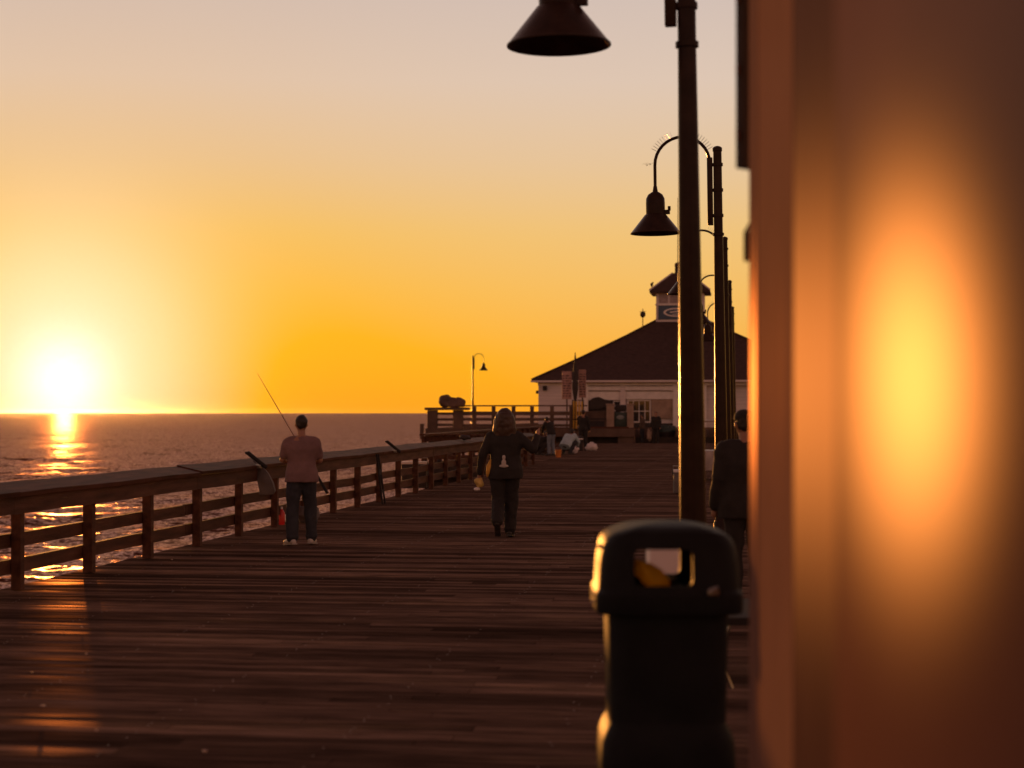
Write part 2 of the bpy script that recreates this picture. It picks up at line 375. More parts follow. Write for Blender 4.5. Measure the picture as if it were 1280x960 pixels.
# ------------------------------------------------------------------ pier deck
RAILX = -6.9
S = 1.846
Y0 = 16.12
TY = Y0 + 22 * S
TX = -10.5
DECK_Y1 = 100.9
def deck_mat():
    m = bpy.data.materials.new('deck_planks'); m.use_nodes = True; t = m.node_tree; b = t.nodes['Principled BSDF']
    n_ = t.nodes.new; l_ = t.links.new
    tc = n_('ShaderNodeTexCoord'); g = n_('ShaderNodeNewGeometry')
    mp = n_('ShaderNodeMapping'); mp.inputs['Scale'].default_value = (.9, 9, 1); l_(tc.outputs['Object'], mp.inputs[0])
    grain = n_('ShaderNodeTexNoise'); grain.inputs['Scale'].default_value = 2.5; grain.inputs['Detail'].default_value = 8; l_(mp.outputs[0], grain.inputs['Vector'])
    patch = n_('ShaderNodeTexNoise'); patch.inputs['Scale'].default_value = .9; patch.inputs['Detail'].default_value = 4
    mp2 = n_('ShaderNodeMapping'); mp2.inputs['Scale'].default_value = (.35, 1.6, 1); l_(tc.outputs['Object'], mp2.inputs[0]); l_(mp2.outputs[0], patch.inputs['Vector'])
    cr = n_('ShaderNodeValToRGB'); e = cr.color_ramp.elements
    e[0].position = .3; e[0].color = (.066, .045, .036, 1); e[1].position = .72; e[1].color = (.23, .155, .118, 1)
    l_(grain.outputs['Fac'], cr.inputs[0])
    mr = n_('ShaderNodeMapRange'); l_(g.outputs['Random Per Island'], mr.inputs[0]); mr.inputs[3].default_value = .5; mr.inputs[4].default_value = 1.45
    mr2 = n_('ShaderNodeMapRange'); l_(patch.outputs['Fac'], mr2.inputs[0]); mr2.inputs[1].default_value = .3; mr2.inputs[2].default_value = .7
    mr2.inputs[3].default_value = .6; mr2.inputs[4].default_value = 1.3
    mm = n_('ShaderNodeMath'); mm.operation = 'MULTIPLY'; l_(mr.outputs[0], mm.inputs[0]); l_(mr2.outputs[0], mm.inputs[1])
    vs = n_('ShaderNodeVectorMath'); vs.operation = 'SCALE'; l_(cr.outputs[0], vs.inputs[0]); l_(mm.outputs[0], vs.inputs['Scale'])
    l_(vs.outputs[0], b.inputs['Base Color'])
    r = n_('ShaderNodeMapRange'); l_(patch.outputs['Fac'], r.inputs[0]); r.inputs[1].default_value = .3; r.inputs[2].default_value = .7; r.inputs[3].default_value = .75; r.inputs[4].default_value = .36
    l_(r.outputs[0], b.inputs['Roughness']); b.inputs['Specular IOR Level'].default_value = .10; b.inputs['Specular Tint'].default_value = (1, .42, .24, 1)
    bp = n_('ShaderNodeBump'); bp.inputs['Strength'].default_value = .25; bp.inputs['Distance'].default_value = .003; l_(grain.outputs['Fac'], bp.inputs['Height'])
    l_(bp.outputs[0], b.inputs['Normal'])
    b.inputs['Specular IOR Level'].default_value = 0.0
    gl = n_('ShaderNodeBsdfAnisotropic'); gl.distribution = 'BECKMANN'; gl.inputs['Color'].default_value = (1, .55, .35, 1); gl.inputs['Roughness'].default_value = .30
    l_(bp.outputs[0], gl.inputs['Normal'])
    wet = n_('ShaderNodeMapRange'); wet.interpolation_type = 'SMOOTHSTEP'; l_(patch.outputs['Fac'], wet.inputs[0]); wet.inputs[1].default_value = .54; wet.inputs[2].default_value = .66; wet.inputs[3].default_value = .0012; wet.inputs[4].default_value = .028
    wm = n_('ShaderNodeMath'); wm.operation = 'MULTIPLY'; l_(wet.outputs[0], wm.inputs[0]); l_(grain.outputs['Fac'], wm.inputs[1])
    mx = n_('ShaderNodeMixShader'); l_(wm.outputs[0], mx.inputs[0]); l_(b.outputs[0], mx.inputs[1]); l_(gl.outputs[0], mx.inputs[2]); l_(mx.outputs[0], t.nodes['Material Output'].inputs[0])
    return m
M_deck = deck_mat()
M_nail = mat('nail_heads', (.5, .42, .36), .35, metal=1.0)
def plank_deck(name, x0, x1, y0, y1, z=0.0, wdt=.142, nails=None):
    mb = MB(); y = y0; r = random.Random(11)
    while y < y1:
        xs = [x0] + sorted([x0 + (x1 - x0) * r.uniform(.25, .42), x0 + (x1 - x0) * r.uniform(.6, .8)]) + [x1]
        for a, b in zip(xs[:-1], xs[1:]):
            zt = z + r.gauss(0, .0012); tl = r.gauss(0, .0006); g = .003
            yy0, yy1 = y + r.uniform(0, .003), y + wdt - .012 - r.uniform(0, .003)
            c = .001
            mb.add([(a + g, yy0, z - .06), (b - g, yy0, z - .06), (b - g, yy0, zt - c - tl), (a + g, yy0, zt - c - tl), (a + g, yy0 + c, zt - tl), (b - g, yy0 + c, zt - tl),
                    (b - g, yy1 - c, zt + tl), (a + g, yy1 - c, zt + tl), (b - g, yy1, zt - c + tl), (a + g, yy1, zt - c + tl), (b - g, yy1, z - .06), (a + g, yy1, z - .06)],
                   [(0, 1, 2, 3), (3, 2, 5, 4), (4, 5, 6, 7), (7, 6, 8, 9), (9, 8, 10, 11), (0, 3, 4, 7, 9, 11), (1, 10, 8, 6, 5, 2)])
        if nails:
            mb.cur = 1
            for nx in nails:
                for q in (.035, .1):
                    if r.random() < .32: 
                        cx = nx + r.uniform(-.03, .03); cy = y + q; s_ = .006
                        mb.add([(cx + s_ * math.cos(k * 1.047), cy + s_ * math.sin(k * 1.047), z + .009) for k in range(6)] + [(cx, cy, z + .0125)],
                               [(k, (k + 1) % 6, 6) for k in range(6)])
            mb.cur = 0
        y += wdt
    me = bpy.data.meshes.new(name); me.from_pydata(mb.v, [], mb.f); me.update(); me.materials.append(M_deck); me.materials.append(M_nail)
    me.polygons.foreach_set('material_index', mb.mi)
    return link(name, me)
tag(plank_deck('pier_deck', -7.12, 7.0, -4.0, 101.0, 0, nails=[-6.5, -5.4, -4.3, -3.2, -2.1, -1.0, .1]), kind='structure')
tag(plank_deck('pier_deck', TX - .15, -7.12, TY - .1, 101.0, 0), kind='structure')
mb = MB()
mb.box((TX - .1, TY - .16, -.42), (-7.14, TY - .102, -.005))
for k in range(8):
    y = TY + .4 + k * 6
    mb.box((TX, y - .15, -.9), (-7.2, y + .15, -.062))
    for x in (TX + .3, -9.2, -7.9): mb.tube([(x, y, -.9), (x, y, -9)], [.17, .2], 10)
    if k < 3: mb.bar((TX + .4, y, -1.2), (-8.0, y, -5), .1, .25); mb.bar((-8.0, y + .2, -1.2), (TX + .4, y + .2, -5), .1, .25)
tag(mb.build('pier_wing_understructure', M_pile), kind='structure')
mb = MB()
for x in (-6.9, -5.4, -4.3, -3.2, -2.1, -1, .1, 1.2, 2.4, 3.6, 5, 6.5): mb.box((x - .08, -4, -.36), (x + .08, 96.3, -.065))
tag(mb.build('deck_joists', M_pile), kind='structure')
mb = MB()
for k in range(17):
    y = 2 + k * 6.0
    mb.box((-7.2, y - .15, -.72), (7, y + .15, -.362))
    for x in (-6.6, -2.2, 2.2, 6.2): mb.tube([(x, y, -.722), (x, y, -9)], [.17, .2], 10)
tag(mb.build('pier_understructure', M_pile), kind='structure')

# far raised platform
PZ = 0.8
PFY = 96.5
pxl = DY(533, PFY)[0]
xr = DY(792, PFY)[0]
tag(plank_deck('upper_platform_deck', pxl, xr, PFY, 150, PZ, wdt=.3), kind='structure')
tag(plank_deck('upper_platform_deck', xr, 8, 101.5, 150, PZ, wdt=.3), kind='structure')
mb = MB()
mb.box((pxl - .05, PFY - .06, PZ - .45), (xr + .05, PFY - .003, PZ - .01))
mb.box((xr, PFY, .02), (xr + .08, 101.4, PZ - .07)); mb.box((xr + .08, 101.42, .02), (8, 101.49, PZ - .07))
mb.box((-7.1, PFY + .1, .0), (xr - .01, PFY + .16, PZ - .46))
for k in range(int((8 - pxl) / 1.5)):
    x = pxl + .3 + k * 1.5
    mb.box((x - .08, PFY + .2, PZ - .46), (x + .08, 149, PZ - .07))
tag(mb.build('platform_fascia', M_farwood), kind='structure')
mb = MB()
for k in range(9):
    y = PFY + .8 + k * 6
    mb.box((pxl, y - .18, -.55), (8, y + .18, PZ - .47))
    x = pxl + .5
    while x < 8:
        mb.tube([(x, y, -.55), (x, y, -9)], [.2, .24], 10); x += 1.9
    if k < 4:
        for q in range(5): mb.bar((pxl + .5 + q * 1.9, y - .25, -.7), (pxl + 2.4 + q * 1.9, y - .25, -4.5), .12, .25)
tag(mb.build('platform_pilings', M_pile), kind='structure')

# ------------------------------------------------------------------ main railing
def cap_z(x): return 0.0
rail = empty('wooden_railing', (RAILX, 0, 0), label='long weathered wooden pier railing with sloping top ledge along the sea side', cat='railing')
r2 = random.Random(5)
pm = None
for i in range(-9, 43):
    y = Y0 + i * S
    if y > TY + .3: break
    mb = MB(); wj = r2.uniform(.094, .108)
    mb.bbox((-wj / 2, y - wj / 2, .01), (wj / 2, y + wj / 2, .885 + r2.uniform(-.01, .01)), .006)
    o = mb.build('post', M_rail, rail)
    o.rotation_euler = (0, 0, 0)
ybeg, yend = Y0 - 9 * S - .3, TY + .35
def long_board(name, m, xa, za, xb, zb, th, jz=.006, seg=3):
    mb = MB(); y = ybeg; k = 0
    while y < yend:
        y2 = min(y + S * seg, yend); dz = r2.uniform(-jz, jz); dx = r2.uniform(-jz, jz)
        n = Vector((-(zb - za), 0, xb - xa)).normalized() * th
        q = 6; rs = []
        for j in range(q + 1):
            yy = y + .004 + (y2 - y - .008) * j / q; b_ = dz + .005 * math.sin(j * 1.7 + k * 2.1)
            rs.append([(xa + dx, yy, za + b_), (xb + dx, yy, zb + b_), (xb + dx - n.x, yy, zb + b_ - n.z), (xa + dx - n.x, yy, za + b_ - n.z)])
        mb.rings(rs); y = y2; k += 1
    return mb.build(name, m, rail)
long_board('top_ledge', M_cap, -.17, 1.03, .15, .955, .045)
long_board('upper_rail', M_rail, .058, .915, .10, .915, .175)
# replace simple slanted helper with upright boards
def upright(name, x, z0, z1, m=None):
    mb = MB(); y = ybeg; k = 0
    while y < yend:
        y2 = min(y + S * 3, yend); dz = r2.uniform(-.01, .01); q = 6; rs = []
        for j in range(q + 1):
            yy = y + .004 + (y2 - y - .008) * j / q; b_ = dz + .004 * math.sin(j * 1.3 + k)
            rs.append([(x - .02, yy, z0 + b_), (x + .02, yy, z0 + b_), (x + .02, yy, z1 + b_), (x - .02, yy, z1 + b_)])
        mb.rings(rs); y = y2; k += 1
    return mb.build(name, m or M_rail, rail)
upright('middle_rail', -.076, .41, .545)
upright('lower_rail', -.076, .165, .305)

def straight_rail(p0, p1, n, label):
    p0 = Vector(p0); p1 = Vector(p1); t = empty('wooden_railing', p0, 0, label, 'railing'); d = p1 - p0; L_ = d.length; dn = d.normalized(); sd = Vector((-dn.y, dn.x, 0))
    for k in range(n + 1):
        c = dn * (L_ * k / n); mb = MB(); mb.bbox((c.x - .05, c.y - .05, .01), (c.x + .05, c.y + .05, .89), .006); mb.build('post', M_rail, t)
    for nm, z0, z1, m in (('middle_rail', .41, .545, M_rail), ('lower_rail', .165, .305, M_rail), ('upper_rail', .74, .91, M_rail)):
        mb = MB(); mb.bar(dn * -.05 + sd * .075 + Vector((0, 0, (z0 + z1) / 2)), dn * (L_ + .05) + sd * .075 + Vector((0, 0, (z0 + z1) / 2)), .04, z1 - z0); mb.build(nm, m, t)
    mb = MB(); mb.bar(dn * -.1 + Vector((0, 0, .965)), dn * (L_ + .1) + Vector((0, 0, .965)), .28, .045); mb.build('top_ledge', M_cap, t)
straight_rail((TX, TY, 0), (RAILX - .35, TY, 0), 2, 'short cross railing where the pier widens, behind the walking person')
straight_rail((TX, TY + .4, 0), (TX, PFY - .6, 0), 20, 'far side railing of the wider pier end, left of the distant group')
def RP(px, dz=0, dx=0):            # a place on the railing line at photo column px
    a = math.atan((px - 640) / FPX) - TH
    y = RAILX / math.tan(a)
    return Vector((RAILX + dx, y, dz))

# ------------------------------------------------------------------ lamp posts
def lamp_post():
    t = empty('lamp_post', (0, 0, 0), 0)
    mb = MB()
    mb.lathe([(.17, 0.012), (.17, .03), (.125, .05), (.115, .18), (.098, .22), (.095, .3), (.062, 4.1), (.058, 5.28), (.066, 5.285), (.066, 5.33), (.04, 5.35), (.0, 5.36)], n=28)
    mb.lathe([(.062, 4.12), (.078, 4.125), (.078, 4.16), (.062, 4.165)], n=28)
    mb.build('pole', M_pole, t, 35)
    mb = MB(); mb.bbox((-.145, -.035, 4.27), (-.068, .035, 5.2), .006)
    for z in (4.4, 4.75, 5.1): mb.lathe([(.074, z - .02), (.074, z + .02)], n=20)
    mb.build('bracket', M_pole, t, 35)
    xa = -.105; xb = -.86; rr = (xa - xb) / 2; cx = (xa + xb) / 2; zc = 5.5 - rr
    pts = [(xa, 0, 4.6), (xa, 0, zc)] + [(cx + rr * math.cos(a), 0, zc + rr * math.sin(a)) for a in [math.pi * k / 16 for k in range(1, 16)]] + [(xb, 0, zc), (xb, 0, 4.74)]
    mb = MB(); mb.tube(pts, .022, 12); mb.lathe([(.035, 4.78), (.04, 4.72), (.026, 4.83)], (xb, 0, 0), 12)
    arm = mb.build('arm', M_pole, t, 50)
    for sgn in (-1, 1):
        mb = MB()
        for k in range(9):
            a = math.pi / 2 + sgn * (.35 + k * .09)
            c, s_ = math.cos(a), math.sin(a)
            for dy in (-.035, 0.035):
                p = Vector((cx + rr * c, 0, zc + rr * s_)); mb.tube([p, p + Vector((c * .1, dy, s_ * .1))], .0016, 4)
        mb.build('bird_spikes', M_metal, arm)
    mb = MB()
    mb.lathe([(.02, 4.76), (.05, 4.75), (.10, 4.715), (.128, 4.66), (.132, 4.6), (.132, 4.445), (.148, 4.435), (.335, 4.2), (.352, 4.185), (.352, 4.175), (.338, 4.18), (.14, 4.42), (.0, 4.425)], (xb, 0, 0), 40, cap=False)
    sh = mb.build('lamp_shade', M_pole, t, 40)
    mb = MB(); mb.lathe([(.0, 4.40), (.14, 4.4), (.15, 4.41), (.15, 4.425), (.0, 4.426)], (xb, 0, 0), 32); mb.build('lens', M_lens, sh, 40)
    mb = MB(); mb.bbox((xb + .10, -.03, 4.44), (xb + .2, .03, 4.5), .005); mb.bbox((xb + .17, -.02, 4.49), (xb + .21, .02, 4.55), .004)
    mb.build('small_tab', M_pole, sh)
    return t
lab = ['lamp post nearest the camera, its huge hanging shade cut by the top of the picture',
       'second lamp post back, whole bell shade and arched arm against the pale sky',
       'third lamp post back, its arch just right of the nearest post',
       'fourth lamp post back, low arch seen above the cupola roof',
       'fifth and farthest lamp post of the right row, small arch beside the cupola']
lp = lamp_post()
for i, (px, D) in enumerate(((869, 11.8), (903, 24.4), (910, 37.0), (915, 49.2), (918, 61.5))):
    o = lp if i == 0 else copy_tree(lp)
    o.location = G(px, D); o.rotation_euler = (0, R(-.75), R(-2 + i))
    tag(o, lab[i], 'lamp post', 'lamp posts along the right side of the pier')
o = copy_tree(lp); o.location = G(591, 140, PZ); o.rotation_euler = (0, 0, R(180))
tag(o, 'small distant lamp post standing alone beyond the raised platform railing', 'lamp post')

# ------------------------------------------------------------------ near building on the right
M_gloss = sheen('glossy_brown_paint', (0.135, 0.070, 0.062), (1, .80, .74), .038, .36, .22)
M_dull = sheen('dull_mauve_paint', (0.085, 0.050, 0.048), (1, .75, .7), .02, .45)
M_trim = sheen('satin_trim_paint', (0.21, 0.125, 0.108), (1, .55, .38), .022, .28, .3)
bld = empty('snack_kiosk', G(1100, 2.6), label='out of focus kiosk wall filling the right edge, mirroring the setting sun', cat='building')
base_inv = Matrix.Translation(-bld.location)
WT = 3.7
def wall_from(name, plan, z0, z1, m, smooth=0, parent=bld):
    mb = MB(); mb.rings([[(p.x, p.y, z) for p in plan] for z in (z0, z1)])
    me = mb.mesh(name, m, smooth); me.transform(base_inv); return link(name, me, parent)
def uv(u, d): return F * d + RT * u
# convex wall, its made-up curve shaped to place the sun's reflection mid-face
tq = (1045 - 640) / FPX; d = 2.5; plan = [(tq * d + .0, d)]
Npt = 60; x0 = 1045; x1 = 1420
for k in range(Npt):
    xa = x0 + (x1 - x0) * (k + .5) / Npt
    beta = math.atan((xa - 640) / FPX)
    gz = R(1.5 + 12.2 * min(1, max(0, (xa - 1045) / 115)) ** .9 + (max(0, xa - 1160) / 120) * 11)
    t0 = (x0 + (x1 - x0) * (k + 1) / Npt - 640) / FPX
    phi = beta - gz; tprev = plan[-1][0] / plan[-1][1]
    ds = plan[-1][1] * (t0 - tprev) / (math.sin(phi) - math.tan(beta) * math.cos(phi))
    u_, d_ = plan[-1]; plan.append((u_ + math.sin(phi) * ds, d_ + math.cos(phi) * ds))
ul, dl = plan[-1]
plan = plan[::-1] + [(plan[0][0] + .05, plan[0][1] + .06), (plan[0][0] + .12, plan[0][1] + .08), (2.2, plan[0][1] + .08), (2.2, dl)]
wall_from('sun_curve_wall', [uv(*p) for p in plan], .015, WT, M_gloss, 30)
def pu(px, D): return ((px - 640) / FPX * D, D)
d0 = 2.72
wall_from('recessed_wall', [uv(*p) for p in (pu(1062, d0), pu(992, 4.2), (2.2, 4.2), (2.2, d0))], .015, WT - .02, M_dull)
pB = [pu(991, 4.21), pu(983, 4.45), pu(982, 4.5), pu(948, 5.6), (2.2, 5.6), (2.2, 4.21)]
wall_from('side_panel', [uv(*p) for p in pB], .012, WT - .04, M_trim)
# corner boards, rounded
u5, d5 = pu(947, 5.62); cr_ = []
u6, d6 = pu(936.5, 6.05)
for k in range(9):
    a = R(90) * k / 8
    cr_.append((u6 + .035 * (1 - math.cos(a)) , d6 + .035 * math.sin(a)))
um, dm = pu(941, 5.85)
wall_from('corner_board', [uv(*p) for p in [(u5, d5), (um - .0, dm - .02), (um - .006, dm), (u6, d6)] + cr_[1:] + [(2.2, d6 + .035), (2.2, d5)]], .012, WT - .02, M_trim, 40)
# roof slab and a louvred shutter seen edge on
mb = MB(); mb.rings([[(p.x, p.y, z) for p in [uv(*q) for q in (pu(1030, 2.3)[0:2], (u6 + .02, d6 + .3), (3.2, d6 + .3), (3.2, 1.2), (1.0, 1.0))]] for z in (WT + .005, WT + .2)])
me = mb.mesh('roof', M_dark); me.transform(base_inv); link('roof', me, bld)
sg = MB(); cpt = pu(929.5, 6.25)
a0 = uv(pu(924, 6.25)[0], 6.25); a1 = uv(pu(943, 6.25)[0], 6.3)
zz0 = CZ + (HY - 210) * 6.25 / FPX
sg.bar(a0 + Vector((0, 0, zz0 + .5)) , a1 + Vector((0, 0, zz0 + .5)), .03, 1.0)
fr = sg.build('hanging_signboard', M_dark)
fr_l = tag(fr, 'dark signboard seen edge on, hanging from the kiosk corner at the top right', 'sign')
for z in (zz0 + .1, zz0 + .33, zz0 + .58):
    mb = MB(); mb.bar(a0 + Vector((-.006, 0, z)), a0 + Vector((-.006, -.01, z + .03)), .012, .03); mb.build('clip', M_trim, fr)  # paler pieces added for the glints along the sign's edge
mb = MB(); mb.bar(a1 + Vector((-.02, -.02, zz0 + .99)), a1 + Vector((.06, -.02, zz0 + .99)), .03, .03)
mb.build('bracket', M_trim, fr)
mb = MB(); c = P(933.5, 308, 6.12); mb.bbox((c.x - .012, c.y - .04, c.z - .05), (c.x + .035, c.y + .04, c.z + .05), .006)
mb.tube([(c.x - .004, c.y, c.z + .05), (c.x + .01, c.y, c.z + .075), (c.x + .03, c.y, c.z + .08)], .006, 8)
me = mb.mesh('wall_light', M_dark, 30); me.transform(base_inv); link('wall_fixture', me, bld)

# ------------------------------------------------------------------ litter bin
BIND = 7.4; bc = G(831, BIND)
tbin = empty('litter_bin', bc, TH, label='black plastic litter bin with domed two-sided hood in the foreground', cat='bin')
def rsq(w, d, z, r=.09, n=7):
    out = []; w2, d2 = w / 2 - r, d / 2 - r
    for cx, cy, a0 in ((w2, d2, 0), (-w2, d2, 90), (-w2, -d2, 180), (w2, -d2, 270)):
        for k in range(n + 1):
            a = R(a0 + 90 * k / n); out.append((cx + r * math.cos(a), cy + r * math.sin(a), z))
    return out
mb = MB()
mb.rings([rsq(.52, .52, .012, .1), rsq(.55, .55, .04, .11), rsq(.55, .55, .28, .11), rsq(.54, .54, .36, .11), rsq(.51, .51, .40, .1), rsq(.475, .475, .432, .09), rsq(.475, .475, .45, .09),
          rsq(.495, .495, .90, .09), rsq(.40, .40, .905, .08), rsq(.40, .40, .46, .07)])
mb.build('bin_body', M_binp, tbin, 35)
def lidrings(k=0.0):
    rs = []
    for w_, z, r in ((.585, .885, .09), (.60, .90, .1), (.60, .965, .1), (.575, .985, .1), (.565, 1.08, .1), (.548, 1.18, .10), (.535, 1.21, .10), (.51, 1.232, .10), (.46, 1.242, .10), (.30, 1.246, .08), (.15, 1.247, .06), (.04, 1.248, .019)):
        rs.append(rsq(w_ - k, w_ - k, z - (k * .35 if z > 1.1 else 0), max(.015, r - k * .4)))
    out = []
    for i, r_ in enumerate(rs):
        out.append([(x, y, z - .045 * (abs(x) / .26) ** 2.2 * min(1, max(0, (z - 1.1) / .09))) for x, y, z in r_])
    return out
o_ = MB(); o_.rings(lidrings()); i_ = MB(); rs = lidrings(.045); rs = [[(x, y, .87) for x, y, z in rs[0]]] + rs[1:]; i_.rings(rs)
cut = MB(); 
def rrect(x0, x1, z0, z1, r, y):
    o = []
    for cx, cz, a0 in ((x1 - r, z1 - r, 0), (x0 + r, z1 - r, 90), (x0 + r, z0 + r, 180), (x1 - r, z0 + r, 270)):
        for k in range(5):
            a = R(a0 + 22.5 * k); o.append((cx + r * math.cos(a), y, cz + r * math.sin(a)))
    return o
cut.rings([rrect(-.145, .088, 1.0, 1.147, .025, -.5), rrect(-.145, .088, 1.0, 1.147, .025, .5)])
lid = boolean(o_.mesh('hood', M_binp), [i_.mesh('c1', M_binp), cut.mesh('c2', M_binp)], 'hood')
hood = link('hood', lid, tbin)
mb = MB(); mb.bbox((.145, -.318, .965), (.19, -.298, .99), .006); mb.tube([(.15, -.31, .985), (.185, -.32, 1.0)], .008, 8); mb.build('small_tab', M_metal, hood, 40)  # small steel tab added for the highlight on the hood front
mb = MB()
for z in (.905, 1.145): mb.lathe([(.011, 0), (.011, .01), (.006, .014), (0, .015)], (0, 0, 0), 10)
# small steel bolts added on the left rim for its highlight dots
for z in (.925, .955, 1.15):
    mb = MB(); mb.tube([(-.297 if z < 1.1 else -.268, -.12, z), (-.31 if z < 1.1 else -.288, -.12, z)], [.011, .008], 10); mb.build('glint_bolt', M_metal, hood, 40)
Mb = Matrix.Translation(bc) @ Matrix.Rotation(TH, 4, 'Z')
t = empty('utility_cabinet', G(853, 8.7), TH, 'plain pale utility cabinet behind the litter bin, seen through its opening', 'cabinet')
mb = MB(); mb.bbox((-.17, -.12, .05), (.15, .12, 1.08), .012); mb.build('cabinet_body', M_paper, t, 35)
mb = MB(); mb.bbox((-.18, -.13, .012), (.16, .13, .048), .008); mb.build('plinth', M_dark, t, 35)
mb = MB(); mb.bbox((-.15, -.126, .2), (.13, -.121, 1.04), .002); d_ = mb.build('door', M_paper, t, 35)
mb = MB(); mb.bbox((.09, -.14, .6), (.11, -.127, .7), .004); mb.build('handle', M_metal, d_)
mb = MB(); mb.ell((0, 0, 0), (.085, .06, .045), 22, 14)
me = mb.mesh('snack_wrapper', M_yel, 60)
for v in me.vertices:
    p = v.co * 16; v.co *= 1 + .34 * mnoise.noise(p) + .18 * mnoise.noise(p * 2.3); v.co.z += .25 * max(0, .02 - v.co.x) * 1
o = link('snack_wrapper', me); o.matrix_world = Mb @ Matrix.Translation((-.07, -.20, 1.03)) @ Matrix.Rotation(R(14), 4, 'Y')
tag(o, 'crumpled yellow snack wrapper poking into the litter bin opening', 'rubbish')
mb = MB(); mb.ell((0, 0, 0), (.16, .16, .30), 16, 10)
me = mb.mesh('rubbish_bag', M_charc, 60)
for v in me.vertices: v.co *= 1 + .25 * mnoise.noise(v.co * 9)
o = link('rubbish_bag', me); o.matrix_world = Mb @ Matrix.Translation((0, .0, .70))
tag(o, 'dark rubbish bag filling the litter bin under the yellow wrapper', 'rubbish')

# ------------------------------------------------------------------ people
def seg(mb, a, b, ra, rb, n=12, bulge=0.0):
    a = Vector(a); b = Vector(b); L_ = 5
    mb.tube([a.lerp(b, k / L_) for k in range(L_ + 1)], [ra + (rb - ra) * k / L_ + bulge * math.sin(math.pi * k / L_) for k in range(L_ + 1)], n)
    mb.ell(a, (ra, ra, ra), n, 7); mb.ell(b, (rb, rb, rb), n, 7)
def torso(mb, lo, hi, secs):
    """secs: (t, half width, half depth, forward offset) along lo->hi"""
    lo = Vector(lo); hi = Vector(hi); ax = (hi - lo).normalized(); rt = Vector((1, 0, 0)); rt = (rt - ax * rt.dot(ax)).normalized(); fw = ax.cross(rt)
    rs = []
    for t_, w_, d_, of in secs:
        c = lo.lerp(hi, t_) + fw * of
        rs.append([c + rt * w_ * math.cos(2 * math.pi * k / 20) + fw * d_ * math.sin(2 * math.pi * k / 20) for k in range(20)])
    mb.rings(rs)
STAND = dict(pelvis=(0, 0, .95), neck=(0, 0, 1.46), head=(0, .02, 1.60), shl=(-.18, 0, 1.375), shr=(.18, 0, 1.375), ell=(-.24, -.02, 1.13), elr=(.24, -.02, 1.13),
             wrl=(-.25, .08, .88), wrr=(.25, .08, .88), hil=(-.09, 0, .93), hir=(.09, 0, .93), knl=(-.10, .03, .50), knr=(.10, .03, .50),
             anl=(-.11, -.02, .09), anr=(.11, -.02, .09), tol=(-.13, .15, .045), tor=(.13, .15, .045))
